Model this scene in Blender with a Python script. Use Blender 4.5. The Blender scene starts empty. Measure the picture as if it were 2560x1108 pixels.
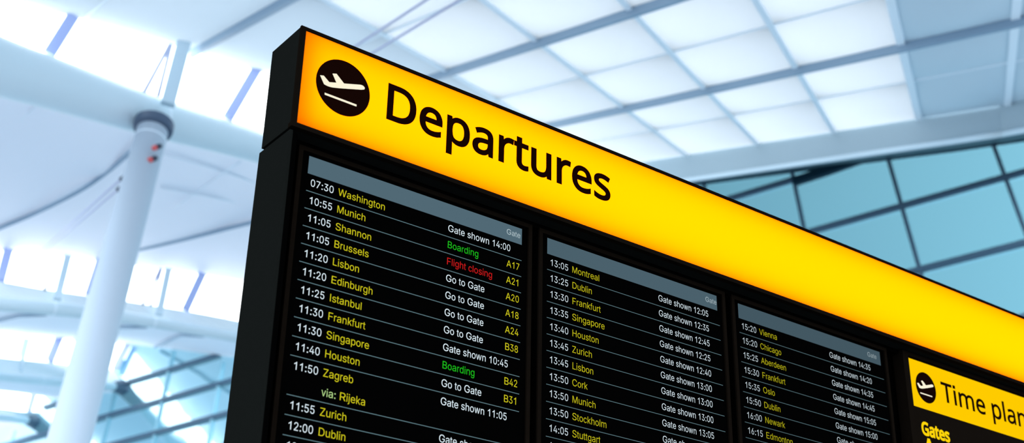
import bpy, math
import numpy as np
from mathutils import Vector, Matrix
from mathutils.geometry import tessellate_polygon

# ---------------------------------------------------------------- camera, sky, exposure
scene = bpy.context.scene
COL = scene.collection
FPX, CX, CY, IW, IH = 3316.38, 1280.0, 554.0, 2560, 1108
RW = np.array([[0.7938370001908097, 0.27507664077766414, 0.5423611885326348], [-0.6078402679319262, 0.33135122417197393, 0.7216207971782536], [0.01878898103943874, -0.9025182590608404, 0.43024152083834194]])          # columns: camera right / down / forward in world axes
CAM = np.array([0.0, 0.0, 1.6])
cam_data = bpy.data.cameras.new('camera')
cam_data.sensor_width = 36.0
cam_data.lens = FPX * 36.0 / IW
cam_data.clip_end = 500
cam_data.dof.use_dof = True
cam_data.dof.focus_distance = 5.6
cam_data.dof.aperture_fstop = 2.0
cam = bpy.data.objects.new('camera', cam_data)
COL.objects.link(cam)
m = Matrix.Identity(4)
for r in range(3):
    m[r][0], m[r][1], m[r][2] = RW[r][0], -RW[r][1], -RW[r][2]
    m[r][3] = CAM[r]
cam.matrix_world = m
scene.camera = cam

SKY_BACK, SKY_FRONT, ROOFLIGHT = 5.9, 1.2, 4.2
world = bpy.data.worlds.new('overcast_sky')
scene.world = world
world.use_nodes = True
wn = world.node_tree
bg = wn.nodes['Background']
bg.inputs[0].default_value = (0.90, 0.955, 1.0, 1)
# overcast daylight: brightest behind the camera, weaker over the far end of the hall, dim ground below the horizon
tcw = wn.nodes.new('ShaderNodeTexCoord'); sep = wn.nodes.new('ShaderNodeSeparateXYZ')
wn.links.new(tcw.outputs['Generated'], sep.inputs[0])
mz = wn.nodes.new('ShaderNodeMapRange'); mz.interpolation_type = 'SMOOTHSTEP'
for k, v in zip((1, 2, 3, 4), (-0.12, 0.10, 0.22, 1.0)): mz.inputs[k].default_value = v
my = wn.nodes.new('ShaderNodeMapRange'); my.interpolation_type = 'SMOOTHSTEP'
for k, v in zip((1, 2, 3, 4), (-0.4, 1.0, SKY_BACK, SKY_FRONT)): my.inputs[k].default_value = v
mm = wn.nodes.new('ShaderNodeMath'); mm.operation = 'MULTIPLY'
wn.links.new(sep.outputs[2], mz.inputs[0]); wn.links.new(sep.outputs[1], my.inputs[0])
wn.links.new(mz.outputs[0], mm.inputs[0]); wn.links.new(my.outputs[0], mm.inputs[1])
wn.links.new(mm.outputs[0], bg.inputs[1])
mc = wn.nodes.new('ShaderNodeMix'); mc.data_type = 'RGBA'
mc.inputs[6].default_value = (0.83, 0.92, 1.0, 1); mc.inputs[7].default_value = (0.74, 0.86, 1.0, 1)
mq = wn.nodes.new('ShaderNodeMapRange')
mq.inputs[1].default_value = -0.4; mq.inputs[2].default_value = 0.8
wn.links.new(sep.outputs[1], mq.inputs[0]); wn.links.new(mq.outputs[0], mc.inputs[0]); wn.links.new(mc.outputs[2], bg.inputs[0])
vs = scene.view_settings
vs.view_transform = 'Standard'
vs.look = 'None'
vs.exposure = 0.0
vs.gamma = 1.0
vs.use_curve_mapping = False
scene.cycles.max_bounces = 10
scene.cycles.transparent_max_bounces = 16
scene.cycles.use_denoising = True
scene.cycles.sample_clamp_indirect = 6

# ---------------------------------------------------------------- materials
def srgb(r, g, b):
    f = lambda c: c / 12.92 if c <= 0.04045 else ((c + 0.055) / 1.055) ** 2.4
    return (f(r / 255), f(g / 255), f(b / 255), 1)

def paint(name, col, rough=0.5, spec=0.3, noise=0.0, scale=8.0, metal=0.0):
    mt = bpy.data.materials.new(name); mt.use_nodes = True
    nt = mt.node_tree; b = nt.nodes['Principled BSDF']
    b.inputs['Base Color'].default_value = (*col[:3], 1)
    b.inputs['Roughness'].default_value = rough
    b.inputs['Metallic'].default_value = metal
    b.inputs['Specular IOR Level'].default_value = spec
    if noise:
        tc = nt.nodes.new('ShaderNodeTexCoord'); n = nt.nodes.new('ShaderNodeTexNoise')
        n.inputs['Scale'].default_value = scale; n.inputs['Detail'].default_value = 5
        mr = nt.nodes.new('ShaderNodeMapRange')
        mr.inputs[3].default_value = 1 - noise; mr.inputs[4].default_value = 1 + noise
        mx = nt.nodes.new('ShaderNodeMix'); mx.data_type = 'RGBA'; mx.blend_type = 'MULTIPLY'
        mx.inputs[0].default_value = 1.0
        mx.inputs[6].default_value = (*col[:3], 1)
        nt.links.new(tc.outputs['Object'], n.inputs['Vector'])
        nt.links.new(n.outputs[0], mr.inputs[0]); nt.links.new(mr.outputs[0], mx.inputs[7])
        nt.links.new(mx.outputs[2], b.inputs['Base Color'])
    return mt

def glow(name, col, strength=1.0):
    mt = bpy.data.materials.new(name); mt.use_nodes = True
    nt = mt.node_tree; nt.nodes.clear()
    e = nt.nodes.new('ShaderNodeEmission'); o = nt.nodes.new('ShaderNodeOutputMaterial')
    e.inputs[0].default_value = (*col[:3], 1); e.inputs[1].default_value = strength
    nt.links.new(e.outputs[0], o.inputs[0])
    return mt

def fabric(name, col, through):
    """translucent stretched ceiling fabric, lit by daylight from above"""
    mt = bpy.data.materials.new(name); mt.use_nodes = True
    nt = mt.node_tree; nt.nodes.clear()
    d = nt.nodes.new('ShaderNodeBsdfDiffuse'); t = nt.nodes.new('ShaderNodeBsdfTranslucent')
    mx = nt.nodes.new('ShaderNodeMixShader'); o = nt.nodes.new('ShaderNodeOutputMaterial')
    for n in (d, t): n.inputs[0].default_value = (*col[:3], 1)
    mx.inputs[0].default_value = through
    nt.links.new(d.outputs[0], mx.inputs[1]); nt.links.new(t.outputs[0], mx.inputs[2])
    nt.links.new(mx.outputs[0], o.inputs[0])
    return mt

def acrylic(name, col):
    mt = bpy.data.materials.new(name); mt.use_nodes = True
    nt = mt.node_tree; nt.nodes.clear()
    t = nt.nodes.new('ShaderNodeBsdfTranslucent'); o = nt.nodes.new('ShaderNodeOutputMaterial')
    t.inputs[0].default_value = (*col[:3], 1)
    nt.links.new(t.outputs[0], o.inputs[0])
    return mt

def glass(name, see, refl, face, rough=0.03, wobble=0.0, graze=None):
    """tinted pane: part see-through, part mirror, more mirror at a grazing view"""
    mt = bpy.data.materials.new(name); mt.use_nodes = True
    nt = mt.node_tree; nt.nodes.clear()
    t = nt.nodes.new('ShaderNodeBsdfTransparent'); g = nt.nodes.new('ShaderNodeBsdfGlossy')
    lw = nt.nodes.new('ShaderNodeLayerWeight'); mr = nt.nodes.new('ShaderNodeMapRange')
    mx = nt.nodes.new('ShaderNodeMixShader'); o = nt.nodes.new('ShaderNodeOutputMaterial')
    t.inputs[0].default_value = (*see[:3], 1); g.inputs[0].default_value = (*refl[:3], 1)
    g.inputs['Roughness'].default_value = rough
    lw.inputs[0].default_value = 0.35
    mr.inputs[3].default_value = face; mr.inputs[4].default_value = 1.0
    nt.links.new(lw.outputs['Facing'], mr.inputs[0]); nt.links.new(mr.outputs[0], mx.inputs[0])
    nt.links.new(t.outputs[0], mx.inputs[1]); nt.links.new(g.outputs[0], mx.inputs[2])
    nt.links.new(mx.outputs[0], o.inputs[0])
    if graze:
        cm = nt.nodes.new('ShaderNodeMix'); cm.data_type = 'RGBA'
        cm.inputs[6].default_value = (*refl[:3], 1); cm.inputs[7].default_value = (*graze[:3], 1)
        l2 = nt.nodes.new('ShaderNodeLayerWeight'); l2.inputs[0].default_value = 0.5
        m2 = nt.nodes.new('ShaderNodeMapRange'); m2.interpolation_type = 'SMOOTHSTEP'
        m2.inputs[1].default_value = 0.25; m2.inputs[2].default_value = 0.6
        nt.links.new(l2.outputs['Facing'], m2.inputs[0]); nt.links.new(m2.outputs[0], cm.inputs[0])
        nt.links.new(cm.outputs[2], g.inputs[0])
    if wobble:
        tc = nt.nodes.new('ShaderNodeTexCoord'); n = nt.nodes.new('ShaderNodeTexNoise')
        n.inputs['Scale'].default_value = 0.25; n.inputs['Detail'].default_value = 2
        b = nt.nodes.new('ShaderNodeBump'); b.inputs['Strength'].default_value = wobble
        b.inputs['Distance'].default_value = 0.3
        nt.links.new(tc.outputs['Object'], n.inputs['Vector']); nt.links.new(n.outputs[0], b.inputs['Height'])
        nt.links.new(b.outputs[0], g.inputs['Normal'])
    return mt

M = dict(
    black=paint('black_powder_coat', (0.0034, 0.0024, 0.0017), 0.7, 0.0, 0.15, 40),
    side=paint('black_satin_sheet', (0.0042, 0.0047, 0.0042), 0.7, 0.0, 0.12, 60),
    matt=paint('matt_black', (0.0004, 0.0004, 0.0004), 0.9, 0.0),
    ink=paint('black_vinyl', (0.004, 0.001, 0.0006), 0.8, 0.0),
    lining=paint('white_lining', (0.9, 0.9, 0.9), 0.7, 0.1),
    acrylic=acrylic('yellow_acrylic', (1.0, 0.30, 0.0)),
    cream=glow('backlit_cream', srgb(255, 246, 218)),
    amber=glow('backlit_amber', srgb(255, 203, 0)),
    amberink=glow('backlit_amber_letters', srgb(255, 214, 10)),
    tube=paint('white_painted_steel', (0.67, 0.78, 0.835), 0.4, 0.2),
    soffit=paint('pale_ceiling_board', (0.87, 0.89, 0.96), 0.7, 0.2),
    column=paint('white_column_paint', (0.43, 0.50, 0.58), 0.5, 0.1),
    ring=paint('dark_collar', (0.075, 0.11, 0.17), 0.5, 0.3),
    dark=paint('dark_fitting', (0.03, 0.04, 0.07), 0.5, 0.3),
    red=paint('red_plastic', (0.75, 0.12, 0.12), 0.5, 0.3),
    rib=paint('blue_grey_rail', (0.26, 0.37, 0.48), 0.5, 0.2),
    seam=paint('pale_blue_joint', (0.82, 0.90, 0.96), 0.6, 0.1),
    mullion=paint('lavender_mullion', (0.44, 0.52, 0.84), 0.5, 0.2),
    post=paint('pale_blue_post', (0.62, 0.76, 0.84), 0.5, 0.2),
    rod=paint('pale_steel_rod', (0.50, 0.53, 0.70), 0.4, 0.2),
    fabric=fabric('white_ceiling_fabric', (0.69, 0.70, 0.71), 0.6),
    edge=fabric('dense_ceiling_fabric', (0.66, 0.70, 0.73), 0.45),
    sill=paint('white_sill', (0.86, 0.91, 0.93), 0.5, 0.2),
    plain=paint('dimmed_blue_grey', (0.58, 0.69, 0.76), 0.6, 0.1),  # darker colour carries the weaker backlight at the ceiling's right end
    fascia=paint('blue_grey_fascia', (0.34, 0.45, 0.51), 0.5, 0.2),
    header=paint('dark_header_and_shade', (0.01, 0.045, 0.075), 0.5, 0.3),  # header paint, also the painted shade on the fascia's return
    frame=paint('dark_blue_frame', (0.08, 0.15, 0.22), 0.5, 0.3),
    facade=glass('teal_facade_glass', (0.26, 0.55, 0.62), (0.44, 0.76, 0.88), 0.5, 0.03, 0.4, (0.75, 0.92, 0.98)),
    clear=glow('daylight_pane_glow', (0.93, 0.97, 1.0), ROOFLIGHT),  # emission stands in for daylight through the panes and lights the soffits
    joint=paint('washed_out_cyan_mullion', (0.35, 0.62, 0.72), 0.5, 0.3),  # mullion colour paled to imitate overexposure
    apron=paint('bounce_light_apron', (0.30, 0.33, 0.36), 0.8, 0.1, 0.05, 0.4),  # for the ground added to bounce light
    floor=paint('pale_terrazzo', (0.23, 0.245, 0.27), 0.6, 0.1, 0.06, 3),
)

# ---------------------------------------------------------------- object helpers
def link(o, parent=None):
    COL.objects.link(o)
    if parent is not None:
        o.parent = parent
    return o

def mesh(name, verts, faces, mat, parent=None, smooth=False, midx=None):
    """ONE mesh object; verts are world coordinates unless the parent sits elsewhere"""
    me = bpy.data.meshes.new(name)
    org = Vector(parent.matrix_world.translation) if parent is not None else Vector((0, 0, 0))
    p = parent
    off = Vector((0, 0, 0))
    while p is not None:
        off += p.location; p = p.parent
    me.from_pydata([tuple(Vector(v) - off) for v in verts], [], faces)
    mats = mat if isinstance(mat, (list, tuple)) else [mat]
    for q in mats: me.materials.append(q)
    if midx is not None:
        me.polygons.foreach_set('material_index', midx)
    if smooth:
        me.polygons.foreach_set('use_smooth', [True] * len(me.polygons))
    me.update()
    return link(bpy.data.objects.new(name, me), parent)

def tag(o, label, cat, group=None):
    o['label'] = label; o['category'] = cat; o['kind'] = 'thing'
    if group: o['group'] = group
    return o

def struct(o):
    o['kind'] = 'structure'
    return o

def empty(name, loc):
    o = bpy.data.objects.new(name, None)
    o.location = loc
    o.empty_display_size = 0.2
    return link(o)

class MB:
    """collects shapes into one mesh"""
    def __init__(s): s.v = []; s.f = []; s.m = []
    def add(s, verts, faces, mi=0):
        n = len(s.v); s.v += [tuple(map(float, q)) for q in verts]
        s.f += [tuple(i + n for i in f) for f in faces]; s.m += [mi] * len(faces)
        return s
    def hexa(s, c, mi=0):      # 8 corners: 0-3 one side, 4-7 the other
        return s.add(c, [(0, 3, 2, 1), (4, 5, 6, 7), (0, 1, 5, 4), (1, 2, 6, 5), (2, 3, 7, 6), (3, 0, 4, 7)], mi)
    def tube(s, pts, rad, seg=20, mi=0, cap=True):
        pts = [np.array(p, float) for p in pts]; n = len(pts)
        rad = rad if hasattr(rad, '__len__') else [rad] * n
        V = []; up = np.array([0.013, 0.02, 1.0])
        for i, p in enumerate(pts):
            t = pts[min(i + 1, n - 1)] - pts[max(i - 1, 0)]; t /= np.linalg.norm(t)
            if abs(t @ up) > 0.97: up = np.array([1.0, 0.1, 0.0])
            a = np.cross(t, up); a /= np.linalg.norm(a); b = np.cross(a, t)
            for k in range(seg):
                w = 2 * math.pi * k / seg
                V.append(p + rad[i] * (math.cos(w) * a + math.sin(w) * b))
        F = [(i * seg + k, i * seg + (k + 1) % seg, (i + 1) * seg + (k + 1) % seg, (i + 1) * seg + k)
             for i in range(n - 1) for k in range(seg)]
        if cap:
            F.append(tuple(range(seg))[::-1]); F.append(tuple((n - 1) * seg + k for k in range(seg)))
        return s.add(V, F, mi)
    def bar(s, pts, nrm, w, h, mi=0):   # rectangular section swept along pts; nrm = its outward normal(s)
        pts = [np.array(p, float) for p in pts]; n = len(pts); V = []
        for i, p in enumerate(pts):
            t = pts[min(i + 1, n - 1)] - pts[max(i - 1, 0)]; t /= np.linalg.norm(t)
            nn = np.array(nrm, float); a = np.cross(t, nn); a /= np.linalg.norm(a); b = np.cross(a, t)
            V += [p - a * w / 2, p + a * w / 2, p + a * w / 2 + b * h, p - a * w / 2 + b * h]
        F = [(4 * i + k, 4 * i + (k + 1) % 4, 4 * i + 4 + (k + 1) % 4, 4 * i + 4 + k) for i in range(n - 1) for k in range(4)]
        F += [(3, 2, 1, 0), tuple(4 * (n - 1) + k for k in range(4))]
        return s.add(V, F, mi)
    def slab(s, rows, thick, mi=0):     # surface through rows of points, with a back face offset by the vector thick
        R, C_ = len(rows), len(rows[0]); th = np.array(thick, float)
        V = [np.array(p, float) for r in rows for p in r]; n = len(V)
        V = V + [p + th for p in V]
        F = []
        for i in range(R - 1):
            for j in range(C_ - 1):
                a, b, c, d = i * C_ + j, i * C_ + j + 1, (i + 1) * C_ + j + 1, (i + 1) * C_ + j
                F += [(a, b, c, d), (d + n, c + n, b + n, a + n)]
        rim = [j for j in range(C_)] + [i * C_ + C_ - 1 for i in range(1, R)] + \
              [(R - 1) * C_ + j for j in range(C_ - 2, -1, -1)] + [i * C_ for i in range(R - 2, 0, -1)]
        for k in range(len(rim)):
            a, b = rim[k], rim[(k + 1) % len(rim)]
            F.append((b, a, a + n, b + n))
        return s.add(V, F, mi)
    def build(s, name, mat, parent=None, smooth=False):
        return mesh(name, s.v, s.f, mat, parent, smooth, s.m)

def smooth_by_angle(o, deg=40):
    me = o.data
    me.polygons.foreach_set('use_smooth', [True] * len(me.polygons))
    me.set_sharp_from_angle(angle=math.radians(deg))
    return o

def ray(x, y):
    d = RW @ np.array([(x - CX) / FPX, (y - CY) / FPX, 1.0])
    return d / np.linalg.norm(d)

def at(x, y, d):
    return CAM + ray(x, y) * d

def on(x, y, n, p0):                    # the point of plane (n, p0) seen along a sight line
    r = ray(x, y)
    return CAM + r * (n @ (p0 - CAM)) / (n @ r)

def spline(pts, n):
    """smooth curve through points (Catmull-Rom), n samples"""
    P = np.array(pts, float); k = len(P)
    Q = np.vstack([2 * P[0] - P[1], P, 2 * P[-1] - P[-2]])
    out = []
    for t in np.linspace(0, k - 1, n):
        i = min(int(t), k - 2); u = t - i
        a, b, c, d = Q[i], Q[i + 1], Q[i + 2], Q[i + 3]
        out.append(0.5 * (2 * b + (c - a) * u + (2 * a - 5 * b + 4 * c - d) * u * u + (3 * b - a - 3 * c + d) * u ** 3))
    return np.array(out)

def edge(pts, n=33):                    # (x, y, distance) sight-line knots -> world curve
    return spline([at(*p) for p in pts], n)

# ---------------------------------------------------------------- lettering (outline data, units of 1/1000 cap height)
SCREEN_GLYPHS, SIGN_BOLD, SIGN_BOOK, SIGN_HEAVY = {'0':(891,[[755,223,778,305,792,397,797,499,792,602,778,694,755,776,723,847,683,906,635,952,579,986,516,1007,446,1013,375,1007,312,986,256,952,208,906,168,847,136,776,113,694,99,602,94,499,99,397,112,305,135,223,167,152,207,94,255,47,312,14,375,-7,446,-13,516,-7,580,14,636,47,684,94,724,152],[263,773,289,819,320,855,357,882,399,898,446,903,492,898,534,882,570,855,602,819,628,773,649,717,664,653,673,581,676,499,673,419,664,347,649,283,628,227,602,181,570,145,534,118,492,103,446,97,399,103,357,118,320,145,289,181,263,227,242,283,227,347,218,419,215,499,218,581,227,653,242,717]]),
'1':(777,[[521,0,521,1000,442,1000,398,916,332,870,152,753,152,634,281,698,398,782,398,0]]),
'2':(891,[[553,997,500,1009,442,1013,384,1009,331,997,281,976,237,947,200,912,169,869,147,822,133,769,129,711,250,711,252,749,260,782,273,813,290,839,312,862,339,880,369,893,402,901,440,903,475,901,507,894,537,883,564,867,586,847,605,823,618,795,627,764,630,730,627,700,621,670,611,642,596,614,577,585,555,555,460,450,126,93,126,0,765,0,765,111,300,111,300,119,525,353,624,463,660,508,690,550,713,588,729,624,740,660,747,695,749,732,745,783,732,831,710,875,680,915,644,948,601,976]]),
'3':(891,[[434,568,732,905,732,1000,137,1000,137,889,566,889,566,881,308,588,308,487,395,487,451,484,499,474,540,459,574,439,601,414,621,386,635,354,644,320,647,285,644,246,634,212,618,183,597,157,571,136,541,119,506,108,469,100,430,98,392,100,357,106,325,116,295,131,270,149,249,171,232,197,221,226,215,259,86,259,94,205,111,156,138,113,172,75,213,44,261,19,313,1,369,-10,428,-13,493,-9,553,3,607,24,655,53,695,88,728,130,753,177,768,229,772,285,768,339,753,390,729,437,696,479,655,514,606,542,549,562,486,570]]),
'4':(891,[[485,1000,78,311,78,207,554,207,554,0,674,0,674,207,812,207,812,319,674,319,674,624,554,624,554,319,213,319,213,326,611,1000]]),
'5':(891,[[275,22,324,2,377,-10,435,-13,497,-9,554,6,607,30,653,62,693,102,725,149,749,201,764,259,768,321,766,368,758,412,745,454,727,493,705,529,678,561,648,589,615,612,578,631,538,645,495,653,451,656,416,654,382,648,349,639,318,626,291,611,268,593,263,593,296,889,720,889,720,1000,189,1000,132,497,252,483,273,500,299,515,329,528,362,537,395,542,428,544,469,541,506,531,540,515,570,493,596,466,616,435,632,399,641,360,644,319,641,278,632,240,617,205,597,174,572,148,543,127,510,111,474,101,435,98,401,100,370,107,341,118,314,134,291,153,271,175,256,200,245,227,240,256,117,256,124,207,139,161,163,118,194,80,231,48]]),
'6':(891,[[235,61,280,29,330,5,385,-9,445,-13,504,-9,559,5,609,28,654,59,692,98,723,143,746,193,760,249,764,309,760,368,748,423,727,471,698,514,663,550,621,579,573,600,520,613,462,617,434,616,409,611,385,603,362,593,344,581,633,1000,496,1000,270,669,221,594,183,527,157,470,139,417,128,367,125,318,129,256,143,199,166,146,197,100],[246,311,248,351,257,387,271,420,290,450,314,474,342,495,373,510,408,518,445,521,482,518,517,509,548,494,575,474,599,449,618,419,632,386,641,349,644,309,641,269,632,233,618,199,599,169,575,144,548,123,517,108,482,98,445,95,408,98,373,108,342,123,314,144,290,170,271,200,257,234,248,271]]),
'7':(891,[[636,881,191,0,324,0,768,882,768,1000,122,1000,122,889,636,889]]),
'8':(891,[[659,308,662,272,659,239,650,208,635,180,615,155,590,135,560,118,526,106,487,99,445,97,402,99,364,106,329,118,299,135,274,155,253,180,239,208,230,239,227,272,230,308,239,341,255,371,276,397,302,420,333,438,367,452,404,460,445,462,485,460,522,452,556,438,587,420,612,397,634,371,649,341],[264,770,271,800,284,826,302,849,323,868,349,884,378,895,410,902,445,904,480,902,512,895,541,884,566,868,587,849,605,826,617,800,625,770,628,738,625,706,617,677,604,650,586,626,564,606,539,590,510,579,479,571,445,569,410,571,379,579,349,590,323,606,302,626,284,650,271,677,264,706,261,738],[731,649,745,696,750,748,746,797,733,842,710,884,681,921,644,953,602,979,554,998,501,1010,445,1013,388,1010,335,998,287,979,244,953,208,921,178,884,156,842,143,797,138,748,143,696,158,648,182,605,215,569,254,542,300,525,300,520,264,511,230,495,199,474,171,448,147,418,128,384,113,346,105,307,102,266,107,214,121,166,146,121,178,82,219,49,266,22,321,3,380,-9,445,-13,509,-9,569,3,623,22,671,49,711,82,744,121,768,166,783,214,788,266,785,307,776,346,761,384,742,418,718,448,690,474,659,495,626,511,591,520,591,525,635,542,674,569,706,605]]),
'9':(891,[[760,744,746,801,723,854,692,900,654,939,610,971,559,995,504,1009,444,1013,385,1009,330,995,280,972,235,941,198,903,166,858,143,807,129,752,125,691,129,632,142,577,163,529,192,486,227,450,269,421,317,400,370,387,428,383,455,384,481,389,505,397,527,407,546,420,256,0,394,0,619,331,668,406,706,473,733,530,750,583,761,633,764,682],[258,767,272,801,291,831,314,856,342,877,374,892,408,902,444,905,482,902,517,892,548,877,576,856,599,830,618,800,632,766,641,729,644,689,641,649,632,613,618,580,599,550,575,526,548,505,516,490,482,482,444,479,408,482,374,491,342,506,314,526,291,551,272,581,258,614,249,651,246,691,249,731]]),
':':(369,[[100,57,109,36,124,17,143,3,164,-6,187,-9,211,-6,232,3,251,17,266,36,274,57,277,81,274,104,266,126,251,144,232,159,211,168,187,170,164,168,143,159,124,144,109,126,100,104,97,81],[124,558,143,544,164,535,187,532,211,535,232,544,251,558,266,577,274,598,277,621,274,645,266,667,251,685,232,700,211,709,187,711,164,709,143,700,124,685,109,667,100,645,97,621,100,598,109,577]]),
'A':(943,[[637,391,303,391,374,595,418,729,469,897,519,732,564,595],[264,279,677,279,777,0,910,0,543,1000,396,1000,32,0,167,0]]),
'B':(897,[[677,35,722,62,759,94,787,131,806,173,818,219,821,268,818,317,808,361,791,399,769,432,743,460,714,483,682,499,651,510,619,515,619,524,648,534,675,547,700,562,724,581,743,603,760,629,773,660,780,695,783,735,779,783,767,827,749,869,722,906,688,938,646,964,597,984,539,996,474,1000,118,1000,118,0,485,0,558,4,623,16],[601,429,630,410,654,388,673,361,687,332,696,301,699,268,693,226,676,189,648,157,607,132,552,117,481,112,245,112,245,454,488,454,530,451,567,443],[614,843,640,811,655,773,660,732,658,699,649,669,635,642,616,618,593,598,566,582,536,570,503,563,468,561,245,561,245,888,472,888,531,883,578,868]]),
'C':(1003,[[137,773,105,691,86,600,79,499,86,399,105,308,137,227,180,156,233,96,295,49,366,14,442,-6,526,-13,576,-11,623,-3,669,9,713,26,753,48,791,74,825,105,855,140,881,178,902,220,918,266,930,315,803,315,793,283,781,252,765,225,747,200,726,178,702,158,677,142,649,128,620,118,589,110,558,106,526,104,467,109,412,124,361,150,316,185,278,230,246,284,222,347,208,419,203,499,208,580,222,652,246,715,277,769,316,814,361,850,411,875,466,891,526,896,558,894,589,890,620,883,649,872,677,859,702,842,726,822,747,800,765,776,781,748,793,718,803,685,930,685,918,734,902,780,880,822,854,861,824,896,790,926,753,952,712,974,669,991,623,1004,575,1011,526,1013,442,1006,366,986,295,951,233,903,180,844]]),
'D':(987,[[527,7,613,27,689,60,755,106,809,164,852,233,883,313,901,403,907,502,901,601,883,689,852,769,810,838,757,895,693,940,619,973,536,993,443,1000,118,1000,118,0,430,0],[785,502,780,425,767,355,745,293,714,239,674,194,625,159,567,133,499,117,422,112,245,112,245,888,434,888,507,883,572,867,628,842,676,806,715,762,745,709,767,647,780,578]]),
'E':(823,[[245,112,245,450,699,450,699,562,245,562,245,888,732,888,732,1000,118,1000,118,0,738,0,738,112]]),
'F':(806,[[245,888,726,888,726,1000,118,1000,118,0,245,0,245,435,681,435,681,547,245,547]]),
'G':(1023,[[632,120,582,108,528,104,469,109,413,125,362,150,317,186,278,231,246,285,222,348,208,419,203,499,208,580,222,652,246,715,277,770,315,815,360,850,410,876,464,891,521,896,556,894,589,890,620,882,649,870,675,856,700,839,723,820,743,797,761,773,777,746,791,717,802,685,932,685,921,733,904,777,883,818,857,857,827,891,793,922,755,950,714,972,669,990,622,1003,572,1011,521,1013,438,1006,362,986,293,951,231,903,179,844,136,773,104,691,85,600,79,499,85,399,104,309,136,227,179,156,231,97,294,49,365,14,443,-6,528,-13,605,-8,676,9,740,37,798,75,846,122,886,179,916,243,934,315,940,393,940,503,556,503,556,391,814,391,811,341,799,289,779,242,751,201,718,167,678,140]]),
'H':(1016,[[771,568,245,568,245,1000,118,1000,118,0,245,0,245,456,771,456,771,0,898,0,898,1000,771,1000]]),
'I':(388,[[130,0,263,0,263,1000,130,1000]]),
'K':(917,[[882,0,477,567,881,1000,715,1000,416,677,343,596,273,513,244,476,245,1000,118,1000,118,0,245,0,245,328,389,481,732,0]]),
'L':(772,[[245,112,245,1000,118,1000,118,0,710,0,710,112]]),
'M':(1235,[[562,0,672,0,919,633,978,805,996,862,991,572,991,0,1116,0,1116,1000,936,1000,672,311,619,142,565,312,545,368,298,1000,118,1000,118,0,240,0,238,731,235,856,313,631,335,572]]),
'N':(1029,[[788,213,793,148,762,210,713,296,268,1000,118,1000,118,0,246,0,246,572,236,845,349,650,397,570,760,0,911,0,911,1000,784,1000,784,383]]),
'O':(1048,[[608,1006,525,1013,442,1006,366,986,296,951,233,903,181,844,137,773,105,691,86,600,79,499,86,399,105,308,137,227,181,156,233,96,296,49,366,14,442,-6,525,-13,608,-6,684,14,754,49,816,96,869,156,912,227,944,308,963,399,969,499,963,600,944,691,912,773,869,844,816,903,754,951,684,986],[222,653,246,716,278,770,317,815,362,850,413,876,467,891,525,896,583,891,637,876,687,851,732,816,771,771,803,717,827,653,841,581,846,499,841,419,827,347,803,283,771,229,732,184,687,149,637,124,583,109,525,104,467,109,413,124,362,150,317,185,278,229,246,284,222,347,208,419,203,499,208,580]]),
'P':(874,[[675,722,677,683,675,645,667,610,655,577,637,548,613,523,584,503,548,488,506,479,457,477,245,477,245,889,456,889,505,886,548,877,584,862,613,842,637,818,655,789,667,757],[799,626,803,683,799,741,787,795,766,845,737,889,699,927,653,958,599,981,535,995,462,1000,118,1000,118,0,245,0,245,365,462,365,535,370,599,384,653,407,699,439,737,477,766,522,787,572]]),
'R':(883,[[694,0,841,0,616,412,654,427,701,456,738,491,767,534,788,582,801,634,805,692,801,750,788,803,767,851,738,894,701,931,655,960,600,982,536,996,464,1000,118,1000,118,0,245,0,245,389,464,389,484,390],[638,823,656,796,669,765,676,730,679,692,676,655,669,621,656,591,638,564,615,542,585,524,550,512,508,504,459,501,245,501,245,889,458,889,507,886,549,878,585,864,614,846]]),
'S':(878,[[788,743,782,793,766,839,741,882,708,920,668,952,621,978,568,998,510,1010,446,1013,383,1010,325,998,270,979,222,952,181,919,147,880,122,836,107,786,102,732,110,670,132,615,169,568,221,529,285,497,361,470,517,426,551,415,582,402,609,387,633,371,653,352,667,330,676,304,679,274,676,240,665,209,648,181,624,156,596,135,562,118,524,106,484,99,440,97,400,99,363,105,327,115,295,130,266,149,243,172,224,200,212,232,205,268,75,268,83,214,100,163,126,118,159,78,201,45,251,18,307,-2,370,-13,440,-17,512,-13,578,0,636,21,685,49,727,84,760,125,784,170,798,220,803,272,800,316,791,354,776,388,756,418,732,444,705,467,676,487,645,504,612,518,519,549,390,585,362,594,305,619,280,636,257,656,240,679,230,706,226,738,229,768,238,796,253,822,273,845,299,864,329,880,363,892,401,899,442,901,499,897,550,883,594,860,629,828,652,789,663,743]]),
'V':(943,[[32,1000,401,0,546,0,910,1000,776,1000,569,405,525,271,474,103,423,270,378,405,166,1000]]),
'W':(1349,[[956,184,933,286,746,1000,602,1000,415,286,380,117,345,286,321,385,162,1000,32,1000,305,0,453,0,625,635,658,776,674,861,691,769,723,635,895,0,1042,0,1316,1000,1186,1000,1003,286,968,121]]),
'Z':(862,[[561,889,637,892,602,846,538,757,82,91,82,0,785,0,785,112,299,111,225,109,263,158,332,253,780,907,780,1000,79,1000,79,888]]),
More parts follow.
